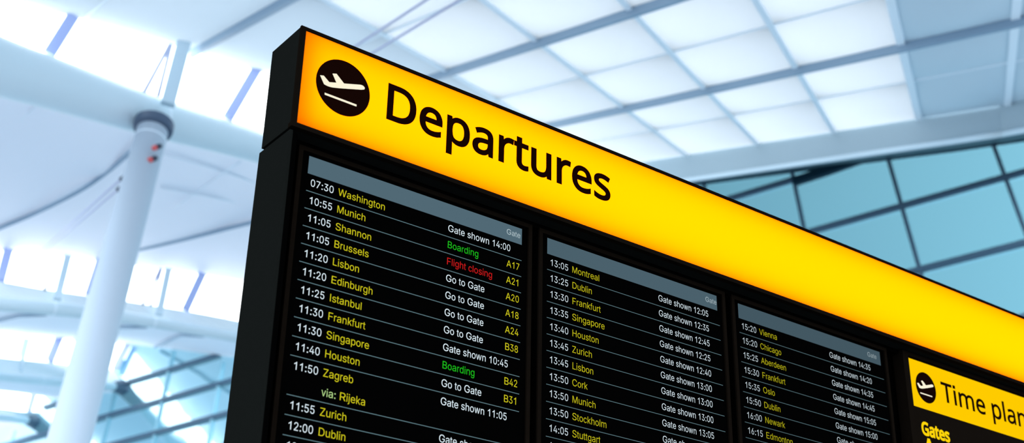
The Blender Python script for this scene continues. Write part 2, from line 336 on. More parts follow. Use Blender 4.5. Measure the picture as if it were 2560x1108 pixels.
'a':(765,[[261,738,223,724,187,704,154,680,125,650,100,615,81,572,197,538,205,556,217,574,231,591,249,607,269,621,293,634,320,643,351,648,385,650,417,648,446,643,471,633,493,620,511,603,524,583,534,560,540,534,542,501,539,484,533,471,521,462,506,455,485,450,350,432,246,414,213,405,182,394,152,380,126,362,104,341,85,316,71,287,63,252,60,212,63,166,75,124,94,88,119,56,150,30,186,10,226,-5,268,-14,314,-17,355,-15,391,-8,423,2,451,16,475,31,495,48,525,84,536,102,544,102,544,0,662,0,662,494,659,546,649,591,634,630,613,661,589,688,562,708,532,725,501,737,470,746,409,755,381,756,341,754,301,748],[542,373,542,271,539,241,531,211,518,183,499,157,476,135,448,115,415,101,377,92,335,89,306,91,279,95,255,103,233,113,215,126,200,142,189,161,183,182,181,206,183,233,191,255,203,274,220,289,240,302,264,312,290,320,317,326,455,346,524,362]]),
'b':(834,[[232,270,224,319,221,372,224,425,232,473,246,517,264,555,288,587,317,613,351,633,389,644,433,648,477,644,516,632,550,612,579,585,603,552,621,513,634,470,642,423,645,372,642,321,634,273,621,229,602,190,578,156,549,129,515,108,477,96,433,92,390,96,352,108,318,128,289,154,265,187,246,226],[511,-11,566,5,616,32,660,68,697,113,727,166,749,228,763,296,767,371,763,446,749,514,727,575,697,628,659,673,615,709,565,735,510,750,450,756,406,753,369,745,337,733,310,716,288,699,270,680,232,628,223,628,223,1000,103,1000,103,0,220,0,220,115,232,115,271,61,289,42,312,24,339,7,371,-6,408,-13,451,-16]]),
'c':(778,[[548,143,515,118,477,101,432,92,407,91,361,96,320,108,285,130,256,158,232,192,213,231,200,274,192,320,189,368,192,418,200,464,213,508,232,547,256,581,285,610,320,631,361,644,407,648,432,647,455,644,476,639,514,622,531,611,546,598,559,584,581,552,589,534,595,515,711,544,700,576,686,605,668,633,648,658,625,680,600,700,572,716,543,730,511,741,478,749,443,754,407,756,343,750,283,734,230,707,182,671,142,626,110,572,86,511,72,443,67,368,72,295,86,228,110,167,142,114,182,69,230,32,283,5,343,-11,407,-16,444,-14,479,-10,512,-1,544,10,574,24,602,42,628,62,650,85,671,110,688,138,702,169,713,201,598,230,592,211,573,174]]),
'd':(834,[[325,750,270,735,220,709,176,673,138,628,108,575,85,514,72,446,67,371,72,296,85,228,107,166,138,113,175,68,219,32,269,5,324,-11,384,-16,427,-13,464,-6,496,7,523,24,545,42,564,61,603,115,615,115,615,0,731,0,731,1000,611,1000,611,628,602,628,565,680,546,699,524,716,497,733,466,745,428,753,385,756],[318,632,358,644,402,648,445,644,484,633,518,613,547,587,570,555,589,517,602,473,610,425,613,372,610,319,602,270,589,226,570,187,546,154,517,128,483,108,445,96,402,92,358,96,319,108,285,129,256,156,232,190,213,229,200,273,192,321,189,372,192,423,200,470,213,513,232,552,255,585,284,612]]),
'e':(794,[[561,143,543,127,522,114,499,104,474,96,446,92,417,91,373,94,333,104,297,121,265,144,239,173,217,209,201,250,192,297,190,333,730,333,730,381,726,445,717,503,702,554,682,599,657,637,628,670,595,697,560,719,522,735,483,747,444,753,403,756,339,750,280,734,226,706,179,669,140,624,109,569,86,508,72,441,67,367,72,294,86,227,109,167,142,113,182,69,230,32,285,5,348,-11,417,-16,466,-13,513,-5,555,9,594,27,629,50,659,77,684,108,703,142,717,179,601,207,590,183,577,162],[191,455,200,493,214,530,234,563,258,592,288,616,322,634,360,645,403,649,446,645,483,635,516,617,544,593,567,563,585,528,598,488,607,434,190,434]]),
'f':(499,[[158,848,158,746,13,746,13,643,158,643,158,0,279,0,279,643,448,643,448,746,279,746,279,823,281,856,290,883,303,904,323,919,350,928,383,932,422,928,447,921,477,1024,437,1036,394,1041,368,1042,333,1039,299,1032,266,1020,236,1003,210,981,188,955,172,924,162,889]]),
'g':(836,[[427,12,464,19,496,31,523,46,545,63,563,82,602,134,612,134,612,-11,606,-68,587,-113,555,-148,513,-172,463,-186,407,-191,367,-189,333,-183,303,-173,278,-161,257,-146,239,-130,199,-80,99,-136,116,-165,137,-191,162,-216,191,-239,225,-259,263,-274,306,-286,354,-294,407,-296,465,-293,520,-283,571,-267,617,-244,656,-214,689,-177,713,-131,727,-78,732,-17,732,746,615,746,615,627,605,627,566,680,548,699,525,717,498,733,467,746,429,753,385,756,326,750,271,735,221,709,176,673,139,629,108,577,85,516,72,449,67,376,72,302,85,236,108,177,139,127,177,85,221,52,271,28,325,14,383,9],[547,172,518,148,484,130,446,120,403,116,359,120,320,131,286,149,257,174,233,204,214,241,200,282,192,328,189,379,192,428,200,474,213,516,232,554,256,586,285,612,319,632,359,644,403,648,446,644,485,633,519,614,548,588,571,556,590,519,603,476,611,430,614,379,611,327,603,280,590,238,571,202]]),
'h':(806,[[616,700,580,724,540,742,495,752,447,756,393,751,344,736,299,712,260,676,227,627,223,618,223,1000,103,1000,103,0,223,0,223,446,226,487,235,523,248,556,267,583,289,606,316,624,346,637,378,644,413,647,461,642,503,625,537,598,562,562,577,516,582,462,582,0,702,0,702,472,698,532,688,585,670,631,646,669]]),
'i':(328,[[246,929,248,950,246,971,237,990,224,1006,206,1019,187,1027,164,1030,143,1027,123,1019,106,1006,92,990,84,971,81,950,84,929,92,910,106,894,123,881,143,873,164,870,187,873,206,881,224,894,237,910],[103,746,103,0,223,0,223,746]]),
'j':(328,[[157,-234,181,-208,200,-178,213,-142,221,-103,223,-59,223,746,103,746,103,-57,101,-91,93,-119,80,-141,61,-157,35,-167,4,-170,-19,-170,-19,-281,7,-281,53,-278,93,-269,127,-254],[142,873,164,870,186,873,206,881,223,894,237,910,245,929,248,950,245,971,237,990,223,1006,206,1019,186,1027,164,1030,142,1027,122,1019,105,1006,91,990,83,971,81,950,83,929,91,910,105,894,122,881]]),
'k':(748,[[303,350,578,0,732,0,395,426,708,746,559,746,237,416,223,416,223,1000,103,1000,103,0,223,0,223,275]]),
'l':(310,[[89,0,211,0,211,1000,89,1000]]),
'm':(1199,[[716,720,688,699,663,674,642,646,623,608,617,629,595,672,565,709,527,737,482,754,431,759,399,757,368,750,338,739,310,724,284,704,260,680,240,651,224,618,221,609,220,746,103,746,103,0,223,0,223,468,226,506,234,539,247,568,265,593,286,613,310,629,336,641,363,647,392,650,432,645,467,633,497,611,520,583,534,550,539,511,539,0,659,0,659,486,661,516,668,545,679,570,694,593,713,613,736,629,762,640,791,647,823,650,861,646,897,634,929,615,954,586,969,548,974,499,974,0,1095,0,1095,501,1091,556,1080,604,1063,646,1039,680,1011,709,977,731,940,747,901,756,858,759,820,757,783,749,748,737]]),
'n':(805,[[220,610,219,746,103,746,103,0,223,0,223,446,226,487,235,523,248,556,267,583,289,606,316,624,346,637,378,644,413,647,461,642,503,625,537,598,562,562,577,516,582,462,582,0,702,0,702,472,698,532,688,585,669,631,645,669,615,700,580,724,540,742,495,752,447,756,393,751,344,736,299,712,260,676,227,627]]),
'o':(816,[[561,158,531,130,496,108,455,96,407,91,361,96,320,108,285,130,256,158,232,192,213,231,200,274,192,320,189,368,192,418,200,464,213,508,232,547,256,581,285,610,320,631,361,644,407,648,455,644,496,631,531,610,561,581,585,547,604,507,617,464,625,417,628,368,625,320,617,274,604,231,585,192],[283,734,230,707,182,671,142,626,110,572,86,511,72,443,67,368,72,295,86,228,110,167,142,114,182,69,230,32,283,5,343,-11,407,-16,473,-11,533,5,587,32,634,69,674,114,706,167,730,228,744,295,749,368,744,443,730,511,706,572,674,626,634,671,587,707,533,734,473,750,407,756,343,750]]),
'p':(834,[[232,270,224,319,221,372,224,425,232,473,246,517,264,555,288,587,317,613,351,633,389,644,433,648,477,644,516,632,550,612,579,585,603,552,621,513,634,470,642,423,645,372,642,321,634,273,621,229,602,190,578,156,549,129,515,108,477,96,433,92,390,96,352,108,318,128,289,154,265,187,246,226],[511,-11,566,5,616,32,660,68,697,113,727,166,749,228,763,296,767,371,763,446,749,514,727,575,697,628,659,673,615,709,565,735,510,750,450,756,406,753,369,745,337,733,310,716,288,699,270,680,232,628,220,628,220,746,103,746,103,-281,223,-281,223,115,232,115,271,61,290,42,312,24,339,7,371,-6,408,-13,451,-16]]),
'r':(509,[[247,557,265,582,287,602,313,618,342,631,373,638,407,640,452,638,479,634,479,754,451,756,419,756,376,753,336,741,300,722,268,696,244,666,227,631,219,631,219,746,103,746,103,0,223,0,223,466,226,499,234,530]]),
's':(717,[[92,538,98,489,114,446,142,409,181,378,231,353,293,334,417,305,450,295,478,282,499,267,515,248,524,227,527,202,522,173,506,146,481,122,446,104,405,93,356,89,314,93,276,102,244,118,218,142,198,172,185,209,70,185,81,144,98,107,121,74,150,47,183,24,220,7,262,-6,308,-14,358,-16,413,-13,464,-3,511,13,552,34,586,61,614,93,635,128,647,167,651,209,646,258,629,300,602,337,563,368,513,392,451,411,338,438,299,449,267,463,244,478,227,497,217,519,213,545,218,574,233,600,257,623,289,640,326,650,368,654,412,650,449,639,477,620,499,597,515,572,527,545,637,570,625,605,608,637,588,667,563,693,533,715,499,732,460,745,416,753,368,756,317,753,270,743,226,728,188,707,155,682,128,652,108,617,96,579]]),
't':(447,[[248,746,248,926,128,926,128,746,13,746,13,643,128,643,128,183,133,127,151,80,181,42,221,14,271,-2,331,-8,377,-5,419,3,397,105,364,100,335,98,306,100,284,108,267,120,256,138,250,162,248,192,248,643,401,643,401,746]]),
'u':(806,[[393,99,345,104,303,120,269,147,244,184,229,229,223,283,223,746,103,746,103,273,107,214,118,161,136,115,160,77,190,45,226,21,266,4,310,-7,358,-10,412,-5,461,9,505,33,545,69,578,118,586,137,586,0,702,0,702,746,582,746,582,300,579,259,571,223,557,190,539,163,516,140,490,122,460,109,428,101]]),
'v':(765,[[34,746,319,0,445,0,730,746,599,746,440,305,411,215,383,115,355,215,341,260,166,746]]),
'w':(1115,[[558,608,571,551,627,338,724,0,844,0,1070,746,944,746,852,420,812,266,780,130,750,267,711,420,622,746,495,746,405,420,365,265,334,126,302,268,262,420,171,746,44,746,270,0,391,0,516,442]]),
'y':(765,[[184,-177,163,-176,121,-168,93,-272,127,-281,180,-285,214,-283,245,-277,274,-267,300,-252,325,-234,347,-210,367,-183,385,-151,401,-114,730,746,600,746,440,305,382,116,355,215,341,260,166,746,34,746,319,-3,284,-101,271,-126,256,-145,240,-159,223,-169,204,-175]]),
'z':(748,[[248,118,654,650,654,746,94,746,94,635,499,635,499,628,82,90,82,0,666,0,666,111,248,111]])}, \
{'D':(1022,[[462,-29,508,-25,552,-19,635,0,673,14,709,30,744,49,776,71,806,94,833,120,858,149,881,180,901,214,919,250,946,328,956,371,962,414,966,461,967,510,966,557,962,602,956,644,946,685,934,723,920,759,903,793,884,826,862,856,838,884,783,932,752,953,720,971,684,987,612,1011,571,1020,488,1029,106,1030,106,-30],[766,607,773,541,774,506,772,453,766,406,756,362,743,323,726,288,705,257,681,229,653,205,622,185,586,169,545,155,501,146,452,140,398,138,292,138,292,862,458,861,489,859,544,850,595,834,617,824,658,800,693,769,721,731,734,710,744,688,761,635]]),
'e':(790,[[568,761,519,780,493,786,439,794,409,795,379,794,350,791,321,785,293,777,243,757,196,727,175,709,155,689,136,667,105,621,91,594,79,566,69,536,50,440,47,370,48,333,55,265,71,202,83,172,111,119,145,74,166,52,210,18,236,2,289,-20,317,-29,347,-36,406,-43,461,-44,542,-38,612,-23,715,14,715,187,625,151,564,133,499,123,444,121,416,122,390,126,366,132,344,140,325,151,308,163,292,178,277,196,265,215,255,237,247,261,240,290,236,322,748,322,748,456,742,514,729,568,708,617,683,662,667,683,632,719,591,748],[349,625,367,630,386,633,408,634,438,632,463,626,486,617,511,598,525,581,537,562,551,525,558,480,242,480,245,497,251,518,268,557,278,572,290,586,317,610]]),
'p':(861,[[569,584,582,568,593,548,603,525,612,499,619,473,626,412,627,378,623,313,617,275,607,239,594,207,578,180,560,158,539,141,515,128,489,121,457,118,400,123,370,133,346,146,325,165,317,174,302,199,291,229,282,264,274,328,272,400,277,467,283,504,298,550,312,572,329,593,337,600,359,613,385,623,417,629,454,631,502,626,522,619,539,610,554,599],[299,747,266,722,257,712,246,781,89,781,89,-366,272,-366,272,-27,270,24,289,9,336,-16,378,-32,440,-43,475,-44,504,-43,557,-36,584,-28,632,-9,655,5,695,36,715,56,746,99,774,150,794,206,802,238,811,304,814,340,813,432,807,484,798,533,785,577,768,618,747,654,723,688,694,716,664,740,631,760,595,775,558,786,518,793,476,795,408,790,349,773]]),
'a':(786,[[37,164,45,123,60,85,70,67,92,38,106,22,150,-9,186,-25,240,-40,281,-44,355,-42,402,-34,445,-21,494,6,537,42,542,48,559,-30,702,-30,702,511,701,549,697,586,689,619,679,649,665,678,647,703,626,725,603,744,577,760,547,772,515,781,480,788,443,792,382,793,339,790,296,783,235,768,180,748,108,714,169,566,237,597,308,622,352,631,381,634,415,633,431,631,459,624,482,612,499,596,511,576,519,541,522,481,423,478,372,475,323,470,238,453,200,440,166,425,136,407,109,385,86,362,67,335,53,306,43,277,36,244,34,209],[520,336,519,272,516,248,503,206,482,174,468,161,436,139,396,124,376,120,329,115,301,118,268,127,248,139,242,144,231,160,225,180,222,208,225,238,235,263,252,284,277,302,294,310,342,323,371,327,442,333]]),
'r':(578,[[591,781,518,793,468,795,420,791,376,778,334,758,298,731,275,711,257,688,247,781,89,781,89,-30,272,-30,272,400,278,458,284,482,298,517,309,536,330,563,346,578,372,597,400,611,420,618,462,623,498,620,568,608]]),
't':(506,[[455,-31,505,-13,505,139,423,122,370,117,339,122,321,130,300,148,287,177,282,222,282,625,499,625,499,781,282,781,282,940,99,940,99,781,12,781,12,625,99,625,99,192,101,166,110,120,124,79,145,45,169,17,196,-5,228,-22,262,-33,330,-44,359,-44,402,-41]]),
'u':(866,[[126,70,151,37,183,10,201,-2,240,-21,284,-34,332,-42,399,-44,429,-42,486,-31,540,-11,577,10,609,36,621,-30,776,-30,776,781,593,781,593,337,590,294,584,256,570,208,555,181,548,171,529,152,494,132,461,124,423,119,402,118,381,119,346,125,318,137,307,144,298,153,283,175,272,206,266,246,265,269,265,781,81,781,81,232,86,179,97,132,114,91]]),
's':(671,[[203,-38,285,-44,361,-42,412,-36,479,-17,536,12,569,37,595,67,616,102,625,123,635,163,638,207,636,244,628,278,615,310,596,338,562,372,534,393,453,434,281,505,245,526,230,540,225,547,221,556,219,566,221,587,231,604,254,619,278,627,307,632,359,634,416,627,458,617,526,594,565,576,632,730,557,762,470,784,393,794,353,795,316,794,248,784,216,777,159,754,132,738,109,720,88,700,71,676,58,651,49,625,43,596,41,566,44,527,52,494,65,464,74,448,95,422,121,400,150,380,232,339,379,278,422,254,441,239,454,219,458,206,459,196,458,187,453,168,445,154,429,140,420,134,394,124,356,118,311,115,259,119,207,128,140,149,99,166,43,196,43,16,73,0,117,-17,150,-27]])}, \
{'T':(779,[[474,867,785,867,785,1022,-8,1022,-8,867,304,867,304,-22,474,-22]]),
'i':(361,[[88,868,273,868,273,1045,88,1045],[264,-22,264,773,97,773,97,-22]]),
'm':(1310,[[1213,568,1206,604,1196,637,1184,666,1168,692,1149,715,1127,735,1103,750,1076,763,1046,774,1014,781,980,785,943,787,899,784,857,776,815,762,776,743,757,732,723,704,700,676,696,685,683,702,655,731,620,754,582,770,560,776,514,784,465,787,438,786,411,783,346,764,300,740,268,714,251,695,236,773,97,773,97,-22,264,-22,264,388,270,478,282,531,294,560,309,584,327,604,336,612,360,625,373,630,405,636,456,639,492,634,509,627,532,612,551,591,560,573,567,552,572,527,575,482,575,-22,740,-22,740,415,741,447,748,502,762,549,772,568,783,585,795,599,809,611,826,620,846,628,868,634,894,638,922,639,940,638,974,632,1002,619,1011,612,1028,591,1041,563,1049,527,1052,482,1052,-22,1218,-22,1218,489,1217,530]]),
'e':(790,[[610,-15,707,20,707,176,628,144,566,126,500,115,444,113,415,114,388,118,364,124,341,133,320,144,302,157,286,173,271,191,258,212,247,234,239,259,228,318,227,330,740,330,740,455,734,513,721,566,701,614,676,657,661,678,626,713,587,742,564,754,517,772,491,779,438,786,409,787,379,786,351,783,296,770,247,750,201,721,180,703,161,684,142,662,112,617,98,590,86,563,77,534,63,473,58,439,55,370,56,334,63,266,79,204,90,175,117,123,151,79,171,58,215,25,240,9,291,-13,348,-28,406,-35,461,-36,541,-30],[365,638,385,641,408,642,439,640,465,634,498,619,516,603,531,586,544,565,559,527,567,472,233,472,238,499,244,520,262,561,272,577,284,592,312,617,328,625]]),
'p':(861,[[264,-358,264,-28,260,43,273,31,293,16,339,-9,380,-24,441,-35,475,-36,503,-35,555,-28,581,-21,628,-2,650,12,690,42,709,62,740,103,766,153,786,209,794,240,803,304,806,340,805,431,799,483,790,531,778,574,761,615,740,650,717,682,689,710,660,733,627,753,592,768,556,778,517,785,476,787,409,782,352,766,303,741,272,716,252,694,239,773,97,773,97,-358],[264,400,269,468,275,506,291,553,305,577,324,599,332,606,356,620,383,631,416,637,454,639,504,634,525,627,544,617,560,605,575,590,588,572,600,551,620,502,631,445,634,413,635,378,631,312,624,273,614,236,601,204,585,176,565,153,544,134,518,121,505,116,491,113,457,110,415,113,398,116,367,125,341,140,311,169,295,196,283,227,274,263,266,328]]),
'l':(361,[[97,-22,264,-22,264,1086,97,1086]]),
'a':(786,[[693,549,689,585,681,617,671,646,658,674,641,698,621,719,599,737,573,753,544,765,513,774,479,780,442,784,382,785,340,782,298,776,238,760,184,740,119,710,173,576,234,605,306,630,350,639,381,642,416,641,432,639,462,631,486,619,505,602,512,591,518,578,527,543,530,496,530,473,423,470,372,467,324,462,281,455,240,445,203,432,170,418,140,400,114,380,92,357,74,331,61,303,51,275,44,243,42,209,45,165,53,125,67,89,76,71,111,28,154,-2,189,-18,242,-32,281,-36,354,-34,400,-26,442,-13,490,13,531,48,546,65,565,-22,694,-22,694,511],[243,133,236,139,224,156,217,178,214,207,217,240,222,255,236,279,246,290,258,300,273,309,292,317,341,330,370,335,441,341,528,344,527,272,518,224,510,203,500,185,488,169,473,155,456,142,439,132,399,116,378,112,329,107,300,110,274,116,264,120]]),
'n':(866,[[264,389,265,425,268,457,279,514,297,560,308,578,321,595,336,607,355,618,376,627,430,638,462,639,484,638,522,632,552,619,573,602,590,577,602,544,605,526,608,479,608,-22,774,-22,774,489,773,531,768,569,751,637,736,667,720,692,698,716,676,735,649,750,621,763,590,774,555,781,519,785,480,787,451,786,423,783,355,765,305,740,272,715,251,695,236,773,97,773,97,-22,264,-22]])}, \
{'G':(1020,[[506,1070,460,1063,416,1053,373,1040,333,1024,294,1004,258,983,225,959,193,932,164,903,114,837,92,802,74,763,58,723,46,682,36,639,28,593,23,500,28,406,42,319,68,238,85,199,105,162,126,129,150,97,205,41,237,16,272,-6,308,-24,345,-40,386,-54,428,-64,472,-71,518,-75,595,-76,709,-70,788,-59,910,-30,978,-6,978,590,508,590,508,354,728,354,728,170,684,162,611,157,559,158,530,160,472,172,450,179,410,199,374,225,346,256,334,272,312,315,304,336,290,387,285,413,282,439,279,500,280,531,286,590,299,643,318,687,329,708,356,745,369,760,385,774,424,801,443,811,465,820,513,833,539,838,566,840,615,841,669,836,720,827,816,795,885,763,985,990,864,1036,776,1060,704,1071,629,1076,555,1075]]),
'a':(786,[[335,822,290,815,226,798,168,777,67,730,152,522,249,568,317,591,356,600,382,602,425,600,448,594,463,586,474,576,480,564,488,536,489,512,369,507,319,502,273,494,229,484,188,470,151,453,118,433,88,409,61,383,39,351,24,319,12,286,4,248,2,209,5,160,14,114,31,72,43,49,68,17,85,-2,134,-37,175,-56,235,-71,279,-76,358,-74,409,-66,457,-50,512,-20,522,-12,534,-62,734,-62,734,512,733,552,728,592,720,628,709,661,693,695,672,724,648,749,622,770,591,788,557,803,522,812,485,819,445,824,381,825],[306,280,349,291,374,295,444,301,487,303,487,275,480,235,474,220,457,195,447,185,434,175,422,168,387,155,372,151,329,147,306,149,282,156,266,166,260,174,256,186,254,208,256,230,263,248,273,260,281,267]]),
't':(506,[[531,593,531,813,314,813,314,985,133,985,79,808,-40,754,-40,593,67,593,67,190,70,162,79,112,94,66,119,26,147,-6,179,-32,216,-51,254,-64,327,-76,360,-76,406,-73,463,-62,537,-36,537,178,418,153,371,149,349,152,338,157,324,169,318,185,314,223,314,593]]),
'e':(790,[[283,808,228,785,177,753,153,733,131,711,110,686,78,638,62,607,49,577,38,544,24,480,18,443,15,370,16,331,24,259,41,192,53,159,84,102,121,53,144,28,192,-8,222,-26,278,-50,309,-60,341,-67,404,-75,462,-76,547,-70,621,-54,747,-9,747,235,615,182,557,165,496,155,444,153,418,154,396,157,376,162,358,169,342,178,328,188,303,214,285,249,273,290,780,290,780,457,773,520,759,578,737,631,710,679,691,704,653,743,608,775,581,790,529,810,499,818,441,826,409,827,376,826,345,822,314,816],[453,596,475,586,488,575,499,562,508,547,521,512,284,512,297,542,304,554,313,564,335,584,359,594,390,601,407,602,433,600]]),
's':(671,[[449,586,514,564,582,533,674,747,567,792,476,816,396,826,353,827,313,826,242,816,206,807,144,783,113,764,88,744,64,721,44,692,29,664,18,634,12,600,9,566,13,522,22,484,36,449,48,430,72,400,101,375,133,352,219,310,365,249,404,228,417,217,427,200,427,193,421,176,410,166,386,155,353,150,311,147,263,151,215,159,151,179,112,195,11,250,11,-3,60,-29,107,-48,142,-58,198,-70,284,-76,364,-74,418,-67,490,-47,553,-16,591,14,621,48,645,87,655,113,666,158,670,206,668,249,658,288,643,325,621,358,583,396,550,420,466,463,296,534,264,552,253,562,251,568,252,577,255,582,268,590,286,596,310,600,358,602,410,596]]),
'A':(895,[[-91,-62,170,-62,289,248,600,248,720,-62,985,-62,546,1066,349,1066],[461,704,491,800,454,651,516,484,378,484,446,666,434,704,447,668]])}
ADV = dict(zip('0123456789', [556] * 10)); ADV.update({':': 278, ' ': 278})
for s_, w_ in (('A', 667), ('B', 667), ('C', 722), ('D', 722), ('E', 667), ('F', 611), ('G', 778), ('H', 722), ('I', 278), ('K', 667),
               ('L', 556), ('M', 833), ('N', 722), ('O', 778), ('P', 667), ('R', 722), ('S', 667), ('V', 667), ('W', 944), ('Z', 611),
               ('a', 556), ('b', 556), ('c', 500), ('d', 556), ('e', 556), ('f', 278), ('g', 556), ('h', 556), ('i', 222), ('j', 222),
               ('k', 500), ('l', 222), ('m', 833), ('n', 556), ('o', 556), ('p', 556), ('r', 333), ('s', 500), ('t', 278), ('u', 556),
               ('v', 500), ('w', 722), ('y', 500), ('z', 500)):
    ADV[s_] = w_

_cache = {}
def area2(l):
    return sum(l[i - 1][0] * l[i][1] - l[i][0] * l[i - 1][1] for i in range(len(l)))

def holds(l, p):
    c = False
    for i in range(len(l)):
        (x1, y1), (x2, y2) = l[i - 1], l[i]
        if (y1 > p[1]) != (y2 > p[1]) and p[0] < (x2 - x1) * (p[1] - y1) / (y2 - y1) + x1: c = not c
    return c

def glyph(font, ch):
    k = (id(font), ch)
    if k not in _cache:
        adv, loops = font[ch]
        L = [[(l[i], l[i + 1]) for i in range(0, len(l), 2)] for l in loops]
        outer = [l for l in L if area2(l) > 0]; holes = [l for l in L if area2(l) <= 0]
        flat, tris = [], []
        for o in outer:
            grp = [o] + [q for q in holes if holds(o, q[0])]
            n = len(flat)
            tris += [tuple(i + n for i in t) for t in tessellate_polygon([[Vector((p[0], p[1], 0)) for p in l] for l in grp])]
            flat += [p for l in grp for p in l]
        _cache[k] = (adv, flat, tris)
    return _cache[k]

def write(mb, text, x, yb, cap, z, font=None, mi=0, width=None, sx=1.0):
    """lay text on the board plane z: x pen start, yb baseline (board units, y down), cap = capital height"""
    font = font or SCREEN_GLYPHS
    run = []; pen = 0.0
    for ch in text:
        if font is SCREEN_GLYPHS:
            a = ADV[ch] / 716.0
            if ch != ' ':
                g = glyph(font, ch); run.append((pen, a / (g[0] / 1000.0), g))
            pen += a
        else:
            if ch == ' ': pen += 0.364; continue
            g = glyph(font, ch); run.append((pen, 1.0, g)); pen += g[0] / 1000.0
    if width: 
        lo = min(p + q[0] / 1000 * k for p, k, g in run for q in g[1]); hi = max(p + q[0] / 1000 * k for p, k, g in run for q in g[1])
        sx = width / cap / (hi - lo); x = x - lo * sx * cap
    for p, k, g in run:
        V = [W(x + (p + q[0] / 1000 * k) * sx * cap, yb - q[1] / 1000 * cap, z) for q in g[1]]
        F = []
        for t in g[2]:
            a, b, c = (g[1][i] for i in t)
            ar = (b[0] - a[0]) * (c[1] - a[1]) - (b[1] - a[1]) * (c[0] - a[0])
            F.append(t if ar > 0 else (t[0], t[2], t[1]))
        mb.add(V, F, mi)
    return x + pen * sx * cap

# ---------------------------------------------------------------- the departures board
U = 0.4
OX, OY, OZ = 1.8976, 3.8419, 4.3878
FLOOR = OZ / U                           # floor in board units below the light panel's top edge
XR = 14.0
def W(x, y, z):
    return (OX + x * U, OY + z * U, OZ - y * U)

def block(x0, x1, y0, y1, z0, z1, mb=None, mi=0):
    mb = mb or MB()
    return mb.hexa([W(x0, y1, z0), W(x1, y1, z0), W(x1, y1, z1), W(x0, y1, z1),
                    W(x0, y0, z0), W(x1, y0, z0), W(x1, y0, z1), W(x0, y0, z1)], mi)

def bevel(o, w=0.004, seg=2):
    b = o.modifiers.new('edge', 'BEVEL'); b.width = w; b.segments = seg; b.limit_method = 'ANGLE'
    return o

PLANE = [(-.87, -.125), (-.745, -.158), (-.53, 0), (-.265, -.082), (-.435, -.358), (-.295, -.406), (.006, -.157), (.3, -.247), (.592, -.338),
         (.66, -.35), (.72, -.34), (.77, -.305), (.782, -.265), (.765, -.225), (.66, -.178), (.4, -.095), (.13, -.01), (-.12, .066), (-.37, .135), (-.46, .152), (-.556, .157), (-.64, .15), (-.705, .135)]
STRIP = [(-.65, .437), (.525, .437), (.525, .505), (-.65, .505)]

def symbol(parent, cx, cy, r, z, disc_mat, mark_mat):
    """round take-off pictogram: disc with a climbing aeroplane over a runway line"""
    n = 72
    V = [W(cx + r * math.cos(2 * math.pi * k / n), cy + r * math.sin(2 * math.pi * k / n), zz) for zz in (z, z + .004) for k in range(n)]
    F = [tuple(range(n)), tuple(range(2 * n - 1, n - 1, -1))] + [(k, k + n, (k + 1) % n + n, (k + 1) % n) for k in range(n)]
    disc = mesh('takeoff_symbol', V, F, disc_mat, parent)
    for nm, poly in (('aeroplane_mark', PLANE), ('runway_mark', STRIP)):
        k = len(poly)
        V = [W(cx + r * a, cy + r * b, zz) for zz in (z - .004, z - .0005) for a, b in poly]
        tri = tessellate_polygon([[Vector((a, b, 0)) for a, b in poly]])
        F = [tuple(t) for t in tri] + [(i, i + k, (i + 1) % k + k, (i + 1) % k) for i in range(k)]
        o = mesh(nm, V, F, mark_mat, disc); o['label'] = 'cream white ' + nm.split('_')[0] + ' shape'
    return disc

